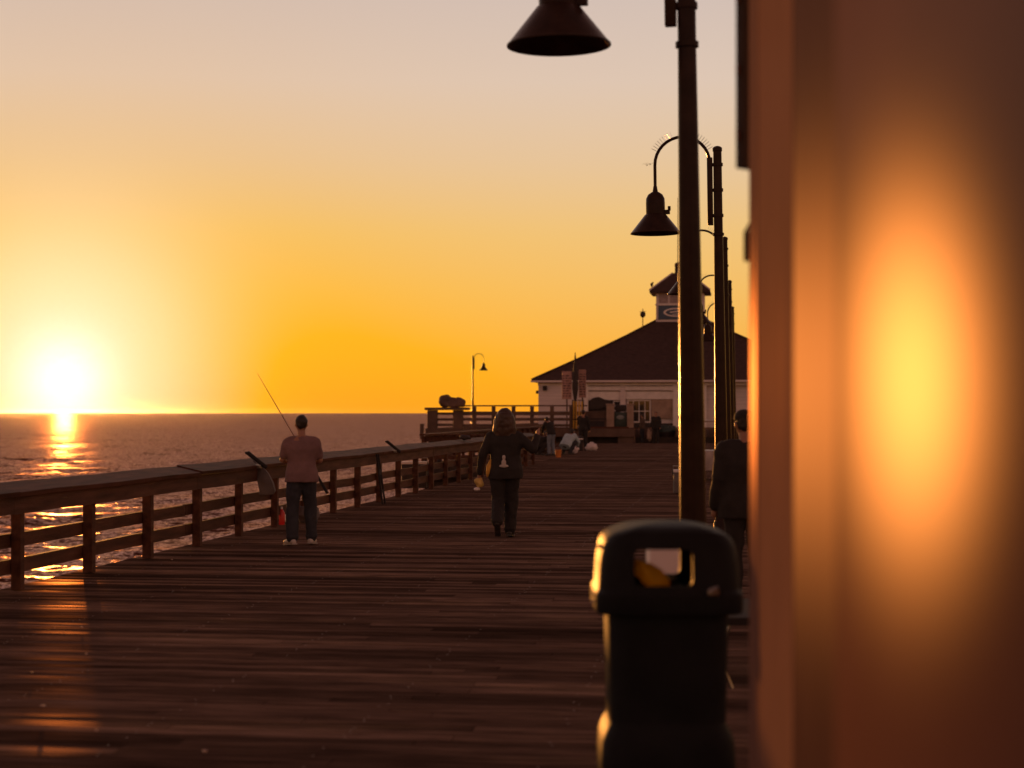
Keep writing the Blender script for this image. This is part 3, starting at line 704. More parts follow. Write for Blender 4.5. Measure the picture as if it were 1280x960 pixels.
def person(loc, rz, pose, label, scale=1.0, top=M_black, legs=M_jean, shoes=M_shoeb, hair=M_hair, hairstyle='short', sleeves='long', hood=False,
           vox=.012, bulk=1.0, female=False, long_top=False, cap=False, group=None, lb=1.0):
    J = dict(STAND); J.update(pose); J = {k: Vector(v) for k, v in J.items()}
    t = empty('person', loc, rz, label, 'person', group); t.scale = (scale,) * 3
    sh = .9 if female else 1.0
    hd = J['head']; nk = J['neck']; pv = J['pelvis']
    # body, one surface
    mb = MB()
    torso(mb, pv - (nk - pv).normalized() * .08, nk, [(0, .13, .09, 0), (.15, .155, .105, 0), (.4, .135, .095, .01), (.7, .16 * sh, .11, .01), (.88, .165 * sh, .095, 0), (.97, .08, .06, 0), (1, .05, .05, 0)])
    seg(mb, nk - Vector((0, 0, .03)), hd - Vector((0, 0, .06)), .056, .052)
    mb.ell(hd, (.073, .092, .108), 20, 14); mb.ell(hd + Vector((0, .035, -.06)), (.052, .06, .055))
    hf = (J.get('look', Vector((0, 1, 0)))).normalized(); hr = hf.cross(Vector((0, 0, 1))).normalized()
    mb.tube([hd + hf * .085 + Vector((0, 0, .015)), hd + hf * .112 + Vector((0, 0, -.025))], [.009, .015], 8)      # nose
    for s_ in (-1, 1):
        mb.ell(hd + hr * s_ * .076 + Vector((0, 0, -.01)), (.012, .022, .032), 8, 6)
        mb.ell(hd + hf * .083 + hr * s_ * .032 + Vector((0, 0, .008)), (.014, .01, .008), 8, 6)
    mb.ell(hd + hf * .088 + Vector((0, 0, -.055)), (.024, .012, .01), 8, 6)
    for s_, k in ((-1, 'l'), (1, 'r')):
        S_, E, W = J['sh' + k] * 1, J['el' + k], J['wr' + k]
        seg(mb, S_, E, .048, .036); seg(mb, E, W, .037, .024)
        H, K_, An, T = J['hi' + k], J['kn' + k], J['an' + k], J['to' + k]
        seg(mb, H, K_, .078, .05); seg(mb, K_, An, .052, .034); seg(mb, An - Vector((0, 0, .03)), T, .034, .026)
        # hand
        d_ = J.get('hd' + k, (W - E).normalized()); d_ = Vector(d_).normalized(); sd = d_.cross(Vector((0, 1, 0)));
        if sd.length < .2: sd = d_.cross(Vector((0, 0, 1)))
        sd.normalize(); pn = sd.cross(d_).normalized()
        seg(mb, W, W + d_ * .075, .022, .03, 8)
        for q, ln in enumerate((.062, .072, .068, .055)):
            b0 = W + d_ * .08 + pn * (q - 1.5) * .019; m1 = b0 + d_ * ln * .5 - sd * s_ * .004; m2 = m1 + d_ * ln * .35 - sd * s_ * .022
            mb.tube([b0 - d_ * .02, b0, m1, m2], [.009, .009, .008, .006], 6)
        b0 = W + d_ * .03 + pn * .03; mb.tube([b0 - pn * .01, b0 + pn * .018 + d_ * .025, b0 + pn * .022 + d_ * .05], [.011, .010, .007], 6)
    me = remeshed(mb, min(vox, .0085), 2); me.materials.append(M_skin); me.name = 'body'; link('body', me, t)
    # top
    mb = MB(); b_ = bulk; bot = -.17 if long_top else -.11
    ax = (nk - pv).normalized(); Lt = (nk - pv).length
    torso(mb, pv + ax * bot, nk - ax * .02, [(0, max(.185 * b_, .205 * lb), .13 * b_ * lb, 0), (.2, max(.185 * b_, .20 * lb), .135 * b_ * lb, 0), (.45, .175 * b_ * (0.9 if female else 1), .125 * b_, .01), (.72, .20 * sh * b_, .135 * b_, .01),
                                   (.9, .19 * sh, .105, 0), (.985, .085, .075, 0), (1, .06, .06, 0)])
    for s_, k in ((-1, 'l'), (1, 'r')):
        S_, E, W = J['sh' + k], J['el' + k], J['wr' + k]
        seg(mb, nk + Vector((0, 0, -.045)), S_ + (nk - S_) * .12, .05, .064 * b_)
        seg(mb, S_ + Vector((0, 0, -.04)), J['pelvis'].lerp(nk, .5) + (S_ - nk) * .45, .08 * b_, .09 * b_)
        seg(mb, S_, E if sleeves == 'long' else S_.lerp(E, .72), .068 * b_, .056 * b_)
        if sleeves == 'long': seg(mb, E, E.lerp(W, .95), .055 * b_, .042 * b_)
    if hood: mb.ell(nk + Vector((0, -.06, .02)), (.12, .09, .07))
    me = remeshed(mb, vox, 3, fold=.011, fscl=8, seed=rnd.random() * 50); me.materials.append(top); me.name = 'top'
    link('jacket' if sleeves == 'long' else 'shirt', me, t)
    # trousers
    mb = MB(); mb.ell(pv + Vector((0, 0, -.02)), (.165, .12, .11))
    for k in 'lr':
        H, K_, An = J['hi' + k], J['kn' + k], J['an' + k]
        seg(mb, H + Vector((0, 0, .02)), K_, .104 * lb, .08 * lb); seg(mb, K_, K_.lerp(An, .96), .08 * lb, .07 * lb)
        mb.ell(K_.lerp(An, .93), (.078 * lb, .08 * lb, .04))
    me = remeshed(mb, vox, 3, fold=.013, fscl=9, seed=rnd.random() * 50); me.materials.append(legs); me.name = 'trousers'; link('trousers', me, t)
    # shoes
    for k in 'lr':
        An, T = J['an' + k], J['to' + k]; dd = (T - An); mb = MB()
        heel = An - dd * .28 + Vector((0, 0, -.045)); heel.z = max(heel.z, .035) if abs(An.z - .09) < .03 else heel.z
        up_ = Vector((0, 0, 1)); fwd = dd.normalized()
        seg(mb, heel, An.lerp(T, .5) + Vector((0, 0, -.02)), .04, .044, 12); seg(mb, An.lerp(T, .5) + Vector((0, 0, -.02)), T + fwd * .03, .046, .034, 12); mb.ell(An + Vector((0, 0, -.01)), (.045, .05, .05))
        me = remeshed(mb, .011, 2); me.materials.append(shoes); me.name = 'shoe'; so_ = link('shoe', me, t)
        mb = MB(); a_ = heel - fwd * .04 - up_ * .034; b2 = T + fwd * .055 - up_ * .028; mb.bar(a_, b2, .075, .018); mb.build('sole', M_sole if shoes is M_shoew else M_shoeb, so_)
    # hair
    mb = MB()
    if hairstyle == 'short':
        mb.ell(hd + Vector((0, -.014, .028)), (.08, .093, .092), 20, 12); mb.ell(hd + Vector((0, -.04, -.01)), (.068, .06, .07))
    elif hairstyle == 'long':
        mb.ell(hd + Vector((0, -.01, .012)), (.105, .11, .112), 20, 12)
        torso(mb, hd + Vector((0, -.05, -.33)), hd + Vector((0, -.03, .06)), [(0, .10, .05, 0), (.12, .15, .075, 0), (.4, .16, .10, 0), (.7, .145, .12, 0), (.9, .125, .12, 0), (1, .10, .10, 0)])
    me = remeshed(mb, .012, 2 if hairstyle == 'short' else 14, fold=.008, fscl=22); me.materials.append(hair); me.name = 'hair'; link('hair', me, t)
    if cap:
        mb = MB(); mb.ell(hd + Vector((0, -.004, .055)), (.09, .103, .07)); mb.ell(hd + Vector((0, .11, .04)), (.07, .07, .012))
        me = remeshed(mb, .01, 2); me.materials.append(M_black); me.name = 'cap'; link('cap', me, t)
    return t

# fisherman
fD = 22.6; fp = G(377, fD)
fisher = person(fp, TH + R(14), dict(wrl=(-.10, .33, 1.10), wrr=(.13, .30, 1.02), ell=(-.25, .05, 1.13), elr=(.25, .04, 1.12), shl=(-.185, 0, 1.35), shr=(.185, 0, 1.35),
                               anl=(-.13, -.03, .09), anr=(.14, .10, .09), tol=(-.18, .14, .045), tor=(.20, .26, .045), knl=(-.12, .04, .5), knr=(.13, .10, .5), head=(0.0, .03, 1.605)),
                'man fishing in faded rose T-shirt, dark jeans and pale shoes, back to the camera', scale=.965, top=M_pink, legs=M_jean, shoes=M_shoew, sleeves='short', bulk=1.08, lb=1.1)
hand = fisher.matrix_world
bpy.context.view_layer.update()
hw = fisher.matrix_world @ Vector((-.02, .36, 1.06))
tip = P(322, 467, 24.2); butt = P(409, 616, 22.75)
# keep the rod running through the hands
mb = MB()
n_ = 14; pts = [butt.lerp(tip, k / n_) for k in range(n_ + 1)]
mb.tube(pts, [.0125 - .010 * (k / n_) for k in range(n_ + 1)], 8)
rodo = mb.build('fishing_rod', M_rod); tag(rodo, 'long thin fishing rod held up by the man at the railing', 'fishing rod')
mb = MB(); mb.tube([butt, butt.lerp(tip, .16)], [.02, .017], 10); mb.build('grip', M_black, rodo, 40)
mb = MB(); rc = butt.lerp(tip, .24); mb.tube([rc + Vector((-.03, 0, -.05)), rc + Vector((.03, 0, -.05))], .035, 12); mb.tube([rc, rc + Vector((0, 0, -.05))], .008, 6); mb.build('reel', M_metal, rodo, 40)
for k in range(4, 14, 2):
    mb = MB(); q = butt.lerp(tip, k / 14); mb.tube([q + Vector((0, 0, -.004)), q + Vector((0.012, 0, -.03))], .003, 5); mb.build('line_guide', M_metal, rodo)

# walker
walk = person(G(631, 24.0), TH + R(-4), dict(head=(.0, .02, 1.60), shl=(-.19, .02, 1.33), shr=(.19, .02, 1.33), ell=(-.29, -.03, 1.10), wrl=(-.335, .03, .86),
                                             elr=(.37, .0, 1.17), wrr=(.42, .16, 1.34), hdr=(.1, .3, .6),
                                             knl=(-.09, .02, .50), anl=(-.08, -.27, .22), tol=(-.08, -.16, .10), knr=(.08, .10, .49), anr=(.06, .10, .09), tor=(.07, .26, .045), hil=(-.10, 0, .92), pelvis=(.01, 0, .95)),
              'person in black jacket with long brown hair walking away down the deck', scale=1.02, top=M_black, legs=M_black, hair=M_hairb, hairstyle='long', hood=False, bulk=1.14, long_top=True, lb=1.14)
bpy.context.view_layer.update()
Wm = walk.matrix_world
mb = MB()
mb.ell((0, -.178, 1.07), (.028, .012, .035)); mb.ell((0, -.176, 1.0), (.035, .014, .05)); mb.ell((-.035, -.172, .955), (.03, .012, .02)); mb.ell((.035, -.172, .955), (.03, .012, .02)); mb.ell((0, -.176, .955), (.055, .012, .022))
me = remeshed(mb, .009, 1); me.materials.append(M_print); me.name = 'back_print'; o = link('back_print', me, walk)
def crumple(name, c, r, m, amp=.6, fs=12, label=None, cat=None, n=20, smooth=60, group=None):
    mb = MB(); mb.ell((0, 0, 0), r, n, 12); me = mb.mesh(name, m, smooth)
    for v in me.vertices: v.co *= 1 + amp * mnoise.noise(v.co * fs + Vector(c)) + amp * .4 * mnoise.noise(v.co * fs * 2.1)
    o = link(name, me, None, c); return tag(o, label, cat, group)
o = crumple('paper_bag', Wm @ Vector((-.345, .05, .725)), (.055, .045, .075), mat('yellow_paper', (.6, .42, .12), .6), label='small yellow and white paper bag in the left hand of the walking person', cat='bag')
mb = MB(); mb.ell((-.03, 0, -.085), (.045, .04, .025)); me = mb.mesh('napkin', M_white, 60); link('napkin', me, o)
o = crumple('rolled_towel', Wm @ Vector((-.20, -.04, .93)), (.04, .05, .13), mat('mustard_cloth', (.62, .33, .05), .7), amp=.12, label='mustard yellow roll tucked at the walking person\'s left hip', cat='towel'); o.rotation_euler = (0, R(14), 0)

# man at the right edge
person(G(932, 15.4), TH + R(8), dict(head=(0, .05, 1.60)), 'man in dark jacket and cap, half hidden by the kiosk wall at right', scale=1.0, top=M_black, legs=M_black, shoes=M_shoew, bulk=1.3, cap=True, long_top=True)

# far people
pl = dict(vox=.02)
person(G(803, 97), TH + R(60), dict(), 'distant person in brown standing left of the one in black before the restaurant', scale=.93, top=M_olive, legs=M_jean, bulk=1.1, **pl)
person(G(820, 96), TH + R(160), dict(), 'distant person in a bulky black coat standing before the restaurant window', scale=1.0, top=M_black, legs=M_black, bulk=1.35, long_top=True, **pl)
person(G(729, 78), TH + R(-15), dict(ell=(-.22, .05, 1.14), wrl=(-.15, .25, 1.05)), 'tall distant person in black standing beside the amber panel', scale=1.05, top=M_black, legs=M_black, bulk=1.1, **pl)
person(G(689, 69), TH + R(35), dict(neck=(0, .22, 1.38), head=(0, .33, 1.47), shl=(-.18, .2, 1.32), shr=(.18, .2, 1.32), ell=(-.2, .32, 1.08), elr=(.2, .32, 1.08), wrl=(-.12, .45, .95), wrr=(.12, .45, .95)),
       'person in dark top and washed jeans stooping over gear by the railing', scale=.95, top=M_black, legs=M_jeanl, bulk=1.05, **pl)
CROUCH = dict(pelvis=(0, 0, .36), neck=(0, .36, .72), head=(0, .46, .82), shl=(-.18, .33, .68), shr=(.18, .33, .68), ell=(-.25, .48, .46), elr=(.25, .48, .46), wrl=(-.14, .58, .32), wrr=(.14, .58, .32),
              hil=(-.1, .02, .34), hir=(.1, .02, .34), knl=(-.2, .36, .44), knr=(.2, .36, .44), anl=(-.15, .05, .09), anr=(.15, .05, .09), tol=(-.18, .2, .045), tor=(.18, .2, .045))
person(G(707, 71), TH + R(-35), CROUCH, 'person crouching in a pale blue shirt on the far deck', scale=1.1, top=M_aqua, legs=M_jean, bulk=1.25, **pl)
person(G(670, 70), TH + R(-60), CROUCH, 'person in black crouching low at the foot of the railing', scale=1.0, top=M_black, legs=M_charc, bulk=1.15, **pl)

# gear near them
crumple('gear_bag', G(740, 76, .2), (.24, .2, .17), M_wallw, label='lumpy pale bag on the deck right of the tall person in black', cat='bag')
crumple('gear_bag', G(719, 73, .16), (.13, .12, .14), M_wallw, label='small pale bag beside the crouching person in pale blue', cat='bag')
crumple('gear_bag', G(678, 71.5, .25), (.3, .25, .28), M_olive, label='brown duffel bag between the two people at the railing', cat='bag')
def cooler(px, D, m, label, w_=.6, h_=.4, d_=.35, rz=.2):
    t = empty('cool_box', G(px, D), TH + rz, label, 'cool box')
    mb = MB(); mb.bbox((-w_ / 2, -d_ / 2, .015), (w_ / 2, d_ / 2, h_ - .06), .02); mb.build('box', m, t, 30)
    mb = MB(); mb.bbox((-w_ / 2 - .01, -d_ / 2 - .01, h_ - .057), (w_ / 2 + .01, d_ / 2 + .01, h_), .015); mb.build('lid', M_white, t, 30)
    mb = MB(); mb.tube([(-w_ / 2 - .02, 0, h_ - .1), (-w_ / 2 - .02, -d_ * .3, h_ + .08), (w_ / 2 + .02, -d_ * .3, h_ + .08), (w_ / 2 + .02, 0, h_ - .1)], .012, 8); mb.build('handle', M_metal, t)
cooler(716, 78, M_charc, 'dark cool box with pale lid behind the crouching person', .8, .55, .45)
def bucket(loc, m, label, h=.3, r=.12):
    t = empty('bucket', loc, 0, label, 'bucket')
    mb = MB(); mb.lathe([(r * .8, .012), (r, h), (r * 1.06, h), (r * 1.06, h - .02), (r * .95, h - .01), (r * .77, .03), (0, .03)], n=20, cap=False); mb.build('pail', m, t, 30)
    mb = MB(); mb.tube([(r * math.cos(a), 0, h + r * .6 * math.sin(a)) for a in [math.pi * k / 10 for k in range(11)]], .004, 6); mb.build('handle', M_metal, t)
bucket(G(698, 66), mat('orange_pail', (.6, .2, .04), .4), 'small orange bucket at the feet of the stooping person')
cooler(518, 39.5, M_dark, 'dark box standing against the railing left of the walking person', .55, .6, .4, .0)
crumple('gear_bag', G(548, 43.5, .22), (.3, .2, .22), M_dark, label='dark bag slumped against the railing behind the walking person', cat='bag')
# on and by the near railing
def rod_holder(px, label, flap=False, D=None):
    b = RP(px, .95, .14)
    t = empty('rod_holder', b, 0, label, 'rod holder', None)
    mb = MB(); mb.tube([(.12, .05, -.02), (-.12, -.06, .19)], [.028, .03], 14); mb.lathe([(.034, 0), (.034, .03)], (-.12, -.06, .17), 12); mb.build('tube', M_black, t, 35)
    mb = MB(); mb.bbox((-.03, -.04, -.03), (.06, .04, .02), .006); mb.build('clamp', M_metal, t)
    return t
rh = rod_holder(309, 'black rod holder tube clamped to the railing left of the man fishing')
rod_holder(483, 'small black rod holder tube on the railing beyond the man fishing')
b = RP(314, 0, .18)
mb = MB(); mb.rings([[(x, y, z) for x, y in ((-.09, -.02), (.0, -.035), (.10, -.02), (.10, .03), (0, .045), (-.09, .03))] for z in (.55,)] +
                    [[(x * k + s_, y * k * q, z) for x, y in ((-.09, -.02), (.0, -.035), (.10, -.02), (.10, .03), (0, .045), (-.09, .03))] for z, k, q, s_ in ((.6, 1.15, 1.4, .02), (.72, 1.1, 1.5, -.01), (.84, .9, 1.2, -.05), (.93, .55, .8, -.09))])
o = mb.build('tackle_pouch', M_greyc, None, 60, b + Vector((0.03, 0, 0))); tag(o, 'limp grey canvas pouch hanging from the railing under the near rod holder', 'bag')
mb = MB(); mb.bar((-.05, 0, .9), (-.18, 0, 1.02), .02, .008); mb.build('strap', M_black, o)
t = empty('bottle', G(351.5, 26.6), 0, 'bright red plastic bottle on the deck beside the man fishing', 'bottle')
mb = MB(); mb.lathe([(.05, .012), (.055, .03), (.055, .19), (.03, .235), (.02, .25)], n=18); mb.build('flask', M_red, t, 40)
mb = MB(); mb.lathe([(.024, .245), (.024, .28), (0, .282)], n=12); mb.build('cap', M_white, t, 40)
crumple('rag', RP(581, 1.05, 0) + Vector((0, 0, .03)), (.12, .16, .06), M_dark, label='dark rag with a pale scrap lying on the far railing ledge', cat='rag')
crumple('gear_bag', G(386, 27.2, .14), (.16, .12, .14), M_greyc, label='grey bag on the deck seen between the legs of the man fishing', cat='bag')
t = empty('folded_stand', RP(461, 0, .16), 0, 'folded dark stand leaning on the railing right of the man fishing', 'stand')
for dx in (-.07, .07):
    mb = MB(); mb.tube([(.12, dx * 1.6, .02), (.0, dx, .93)], .018, 8); mb.build('leg', M_black, t)
mb = MB(); mb.bar((.05, -.1, .6), (.05, .1, .6), .02, .1); mb.bar((.09, -.11, .25), (.09, .11, .25), .02, .05); mb.build('crossbar', M_black, t)
# things right of the nearest lamp post
cooler(851, 37, M_greyc, 'small grey box standing left of the nearest lamp post', .3, .5, .3, 0)
t = empty('folding_bench', G(921, 11.0), TH, 'dark low bench with worn orange metal legs, almost hidden behind the litter bin', 'bench')
mb = MB(); mb.bbox((-.1, -.2, .40), (.5, .9, .45), .008); mb.build('seat', M_black, t)
for y in (-.16, .8):
    mb = MB(); mb.tube([(-.06, y, .4), (-.13, y, .22), (-.05, y, .012)], .012, 8); mb.build('leg', M_metal, t, 40)
    mb = MB(); mb.tube([(.45, y, .4), (.45, y, .012)], .012, 8); mb.build('leg', M_metal, t, 40)

# litter scraps glinting on the boards
M_scrap = mat('pale_scrap', (.6, .45, .35), .4)
for i, (px, py, s_) in enumerate(((256, 943, .014), (121, 917, .011), (54, 886, .016), (40, 843, .01), (102, 786, .010), (108, 820, .010), (283, 667, .016), (215, 701, .012))):
    D = CZ * FPX / (py - HY); o = crumple('litter_scrap', G(px, D, .012 + s_ * .3), (s_, s_ * .8, s_ * .5), M_scrap, amp=.5, fs=60, n=10)
    tag(o, 'tiny pale scrap lying on the dark deck boards, left half of the deck', 'litter', 'scraps scattered on the deck')

# ------------------------------------------------------------------ platform railing
pr = empty('platform_railing', (0, PFY + .2, PZ), label='dark wooden railing across the front of the raised platform, in front of the restaurant', cat='railing')
def xat(px, Y=PFY + .2): return DY(px, Y)[0]
for px in (593, 617, 642, 665, 690, 714):
    x = xat(px); mb = MB(); mb.bbox((x - .1, -.1, .012), (x + .1, .1, 1.2), .01); mb.build('post', M_farwood, pr)
xa, xb = xat(572), xat(734)
for nm, z0, z1, y_ in (('top_rail', 1.205, 1.28, 0), ('wide_rail', .72, .93, -.13), ('rail', .42, .58, -.13), ('rail', .10, .24, -.13)):
    mb = MB(); mb.box((xa, y_ - .03 - (.06 if nm == 'top_rail' else 0), z0), (xb, y_ + .025 + (.06 if nm == 'top_rail' else 0), z1)); mb.build(nm, M_farwood, pr)
tb = empty('fish_cleaning_table', (xat(557), PFY + .3, PZ), label='heavy dark timber table frame at the left corner of the raised platform', cat='table')
for px in (541, 573):
    x = xat(px) - xat(557); mb = MB(); mb.bbox((x - .28, -.3, -.5), (x + .28, -.02, 1.0), .02); mb.build('leg', M_farwood, tb)
xw = xat(585) - xat(557); xl_ = xat(532) - xat(557)
mb = MB(); mb.bbox((xl_, -.45, 1.005), (xw, .6, 1.15), .02); mb.build('table_top', M_farwood, tb)
for z in (.12, .42, .74):
    mb = MB(); mb.box((xl_ + .6, -.16, z), (xw - .6, -.08, z + .14)); mb.build('crossbar', M_farwood, tb)
mb = MB(); mb.box((xl_ - .3, -.2, -.6), (xl_ - .1, 0, .25)); mb.build('bollard', M_farwood, tb)
mb = MB(); X0 = 0
mb.ell((-.32, 0, .38), (.36, .3, .36)); mb.bbox((-.5, -.3, 0), (.75, .3, .3), .06); mb.ell((.45, 0, .3), (.36, .28, .26)); mb.ell((.1, 0, .3), (.3, .28, .28))
me = remeshed(mb, .05, 2, fold=.07, fscl=2.5); me.materials.append(M_farwood); me.name = 'tarp_bundle'
o = link('tarp_bundle', me, None, Vector((xat(563), PFY + .35, PZ + 1.15))); tag(o, 'lumpy brown covered bundle on top of the timber table at left', 'bundle')

# signs and post near the amber panel
def board_sign(px, py0, py1, wpx, Y, label, m):
    a_ = A(px, py1, Y); b_ = A(px, py0, Y); s_ = (DY(px + 1, Y)[0] - DY(px, Y)[0])
    t = empty('sign_board', (a_.x, Y, PZ), label=label, cat='sign')
    mb = MB(); mb.bbox((-wpx * s_ / 2, -.03, a_.z - PZ), (wpx * s_ / 2, .03, b_.z - PZ), .01); pn = mb.build('panel', m, t)
    mb = MB(); mb.tube([(0, .07, .012), (0, .07, b_.z - PZ - .1)], .04, 8); mb.build('pole', M_farwood, t)
    mb = MB(); q = b_.z - a_.z; hw_ = wpx * s_ / 2
    r = random.Random(px)
    for k in range(9):
        z = a_.z - PZ + q * (.1 + .09 * k); x = -hw_ * .8
        while x < hw_ * .7:
            l = r.uniform(.06, .2); mb.box((x, -.034, z), (min(x + l, hw_ * .85), -.0305, z + .05)); x += l + .07
    mb.build('lettering', M_dark, pn)
M_pinkw = mat('pinkish_sign_paint', (.45, .26, .23), .6)
board_sign(708.5, 464, 499, 12, PFY + 1.2, 'tall pale sign panel left of the dark flagpole before the restaurant', M_pinkw)
board_sign(728, 462, 497, 9, PFY + 1.2, 'narrower pale sign panel right of the dark flagpole', mat('pinkish_sign_paint_two', (.36, .2, .17), .6))
fpx = A(719, 0, PFY + .8); t = empty('flagpole', (fpx.x, PFY + .8, PZ), label='dark pointed pole with furled cloth rising between the two sign panels', cat='flagpole')
H_ = A(719, 440, PFY + .8).z - PZ
mb = MB(); mb.tube([(0, 0, .012), (0, 0, H_ - .3), (0, 0, H_)], [.07, .05, .01], 10); mb.build('pole', M_dark, t)
mb = MB(); mb.tube([(0, 0, 1.6), (0, 0, 2.2), (0, 0, 3.1), (0, 0, H_ - .35)], [.09, .17, .13, .04], 10); mb.build('furled_cloth', M_dark, t, 50)
t = empty('amber_screen', (A(721.5, 0, PFY - .4).x, PFY - .25, 0), R(-28), 'glowing amber plastic screen lit from behind by the low sun', 'screen')
za, zb = A(720, 536, PFY - .3).z, A(720, 501, PFY - .3).z
for k in range(4):
    mb = MB(); x = -.30 + k * .18; mb.box((x, -.004, za + .55), (x + .10, .004, zb - .03 * (k % 2))); mb.build('pane', M_amber, t)
    mb = MB(); mb.box((x, -.004, za), (x + .10, .004, za + .48)); mb.build('pane', M_amber, t)
mb = MB(); mb.box((-.34, -.03, .012), (-.31, .03, zb + .05)); mb.box((.37, -.03, .012), (.40, .03, zb + .05)); mb.box((-.309, -.03, zb + .01), (.369, .03, zb + .05)); mb.box((-.309, -.03, za + .49), (.369, .03, za + .54)); mb.box((-.309, -.03, za - .06), (.369, .03, za - .01))
mb.build('frame', M_dark, t)

# ------------------------------------------------------------------ restaurant
RY = 103.0
x_l = DY(673, RY)[0]; x_r = DY(1046, RY)[0]; xc = (x_l + x_r) / 2
rst = empty('pier_restaurant', (xc, RY, PZ), label='white pier restaurant with big dark hipped roof and central cupola', cat='restaurant')
def RZ(py, Y=RY): return A(750, py, Y).z - PZ
def RX(px, Y=RY): return DY(px, Y)[0] - xc
eave = RZ(475); DEP = 17.0; HWD = (x_r - x_l) / 2
mb = MB()
mb.box((-HWD, .35, .01), (HWD, DEP, eave - .01)); mb.build('wall', M_wallw, rst)
# left blank bay, proud of the recessed front
mb = MB(); mb.box((-HWD, 0, .012), (RX(729), .345, eave - .012)); mb.build('corner_bay', M_wallw, rst)
mb = MB()
mb.box((-HWD - .03, -.04, eave - .32), (HWD, -.003, eave - .06)); mb.build('fascia', M_white, rst)
mb = MB(); mb.box((RX(735), .0, RZ(488)), (RX(842), .2, RZ(483))); mb.build('beam', M_white, rst)
mb = MB(); mb.box((RX(735), .12, RZ(500)), (RX(776), .33, RZ(489.5))); mb.build('awning_panel', M_white, rst); mb = MB(); mb.box((RX(781), .12, RZ(499)), (RX(842), .33, RZ(489.5))); mb.build('awning_panel', M_white, rst)
for px, wd in ((732, .28), (778.5, .3), (845, .35), (880, .3), (912, .3)):
    mb = MB(); mb.box((RX(px) - wd / 2, -.02, .012), (RX(px) + wd / 2, .23, eave - .33)); mb.build('column', M_white if px != 778.5 else M_wallw, rst)
mb = MB(); mb.box((RX(735.5), .25, RZ(537)), (RX(777), .34, RZ(500.5))); mb.build('opening_shade_panel', M_dark, rst)  # solid dark panel, stands in for the shade inside the opening
# dark scalloped canopy
mb = MB(); pts = [(735.5, 512), (735.5, 502), (741, 497.5), (748, 496), (755, 499), (764, 501), (765, 505), (758, 508), (750, 511)]
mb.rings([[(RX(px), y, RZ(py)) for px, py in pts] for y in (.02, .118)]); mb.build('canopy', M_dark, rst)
def window(xa, xb, za, zb, nx, nz, fmat=M_white):
    fr = MB(); f = .06
    fr.box((xa, .22, za), (xa + f, .34, zb)); fr.box((xb - f, .22, za), (xb, .34, zb)); fr.box((xa + f, .22, zb - f), (xb - f, .34, zb)); fr.box((xa + f, .22, za), (xb - f, .34, za + f))
    for k in range(1, nx):
        x = xa + (xb - xa) * k / nx; fr.box((x - .02, .25, za + f + .001), (x + .02, .33, zb - f - .001))
    for k in range(1, nz):
        z = za + (zb - za) * k / nz; fr.box((xa + f + .001, .235, z - .02), (xb - f - .001, .32, z + .02))
    o = fr.build('window', fmat, rst); mb = MB(); mb.box((xa + f, .322, za + f), (xb - f, .338, zb - f)); mb.build('pane', M_glass, o)
window(RX(766), RX(776), RZ(514), RZ(501), 2, 2)
window(RX(784), RX(813), RZ(528), RZ(500), 4, 2)
window(RX(850), RX(875), RZ(530), RZ(498), 3, 2)
mb = MB(); mb.box((RX(814), .2, RZ(523)), (RX(842), .34, RZ(498))); mb.build('boarding', M_tan, rst)
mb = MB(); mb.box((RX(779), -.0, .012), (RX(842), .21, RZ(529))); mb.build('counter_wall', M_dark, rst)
# main roof
cx_ = RX(851, RY + 7.2); cy_ = 7.2; pk = A(851, 391, RY + 7.2).z - PZ; ov = .35
mb = MB()
e = [(-HWD - ov, -ov, eave), (HWD + ov, -ov, eave), (HWD + ov, DEP + ov, eave), (-HWD - ov, DEP + ov, eave)]
e2 = [(x, y, z - .12) for x, y, z in e]; tp = .5
top_ = [(cx_ - tp, cy_ - tp, pk), (cx_ + tp, cy_ - tp, pk), (cx_ + tp, cy_ + tp, pk), (cx_ - tp, cy_ + tp, pk)]
# slight belly of the long slopes
def mid(t_): return [tuple(Vector(a).lerp(Vector(b), t_) + Vector((0, 0, -.12 * math.sin(math.pi * t_)))) for a, b in zip(e, top_)]
mb.rings([e2, e, mid(.33), mid(.66), top_]); roof = mb.build('roof', M_roof, rst)
for k in (0, 1):
    pts = [Vector(mid(q)[k]) + Vector((0, 0, .04)) for q in (0, .33, .66, 1)]; mb = MB(); mb.tube(pts, .06, 6); mb.build('ridge_cap', M_roof, roof)
mb = MB(); mb.box((-HWD - ov - .05, -ov - .1, eave - .13), (HWD + ov, -ov - .003, eave - .02)); mb.build('gutter', M_wallw, roof)
# cupola
CYW = RY + 7.2; cw = (DY(881, CYW)[0] - DY(822, CYW)[0]) / 2; cz0 = A(851, 411, CYW).z - PZ; cz1 = A(851, 368, CYW).z - PZ; czt = A(851, 340, CYW).z - PZ
cup = MB(); cup.box((cx_ - cw, cy_ - cw, cz0 - .9), (cx_ + cw, cy_ + cw, cz1)); cupo = cup.build('cupola', M_wallw, rst)
fy = cy_ - cw
for k in range(4):
    mb = MB(); xa = cx_ - cw + .12 + k * (2 * cw - .24) / 4; mb.box((xa + .06, fy - .03, cz1 - .62), (xa + (2 * cw - .24) / 4 - .06, fy - .003, cz1 - .06)); mb.build('louvre', mat('grey_louvre', (.32, .25, .25), .5), cupo)
mb = MB(); mb.box((cx_ - cw - .05, fy - .06, cz1 - .75), (cx_ + cw + .05, fy - .003, cz1 - .66)); mb.build('trim_band', M_white, cupo); mb = MB(); mb.box((cx_ - cw * .72, fy - .1, cz0 - .02), (cx_ + cw * .72, fy - .003, cz0 + .26)); mb.build('trim_band', M_white, cupo)
mb = MB(); mb.box((cx_ - cw * .9, fy - .05, cz1 - 1.62), (cx_ + cw * .9, fy - .0035, cz1 - .77)); sgn = mb.build('emblem_board', M_blue, cupo)
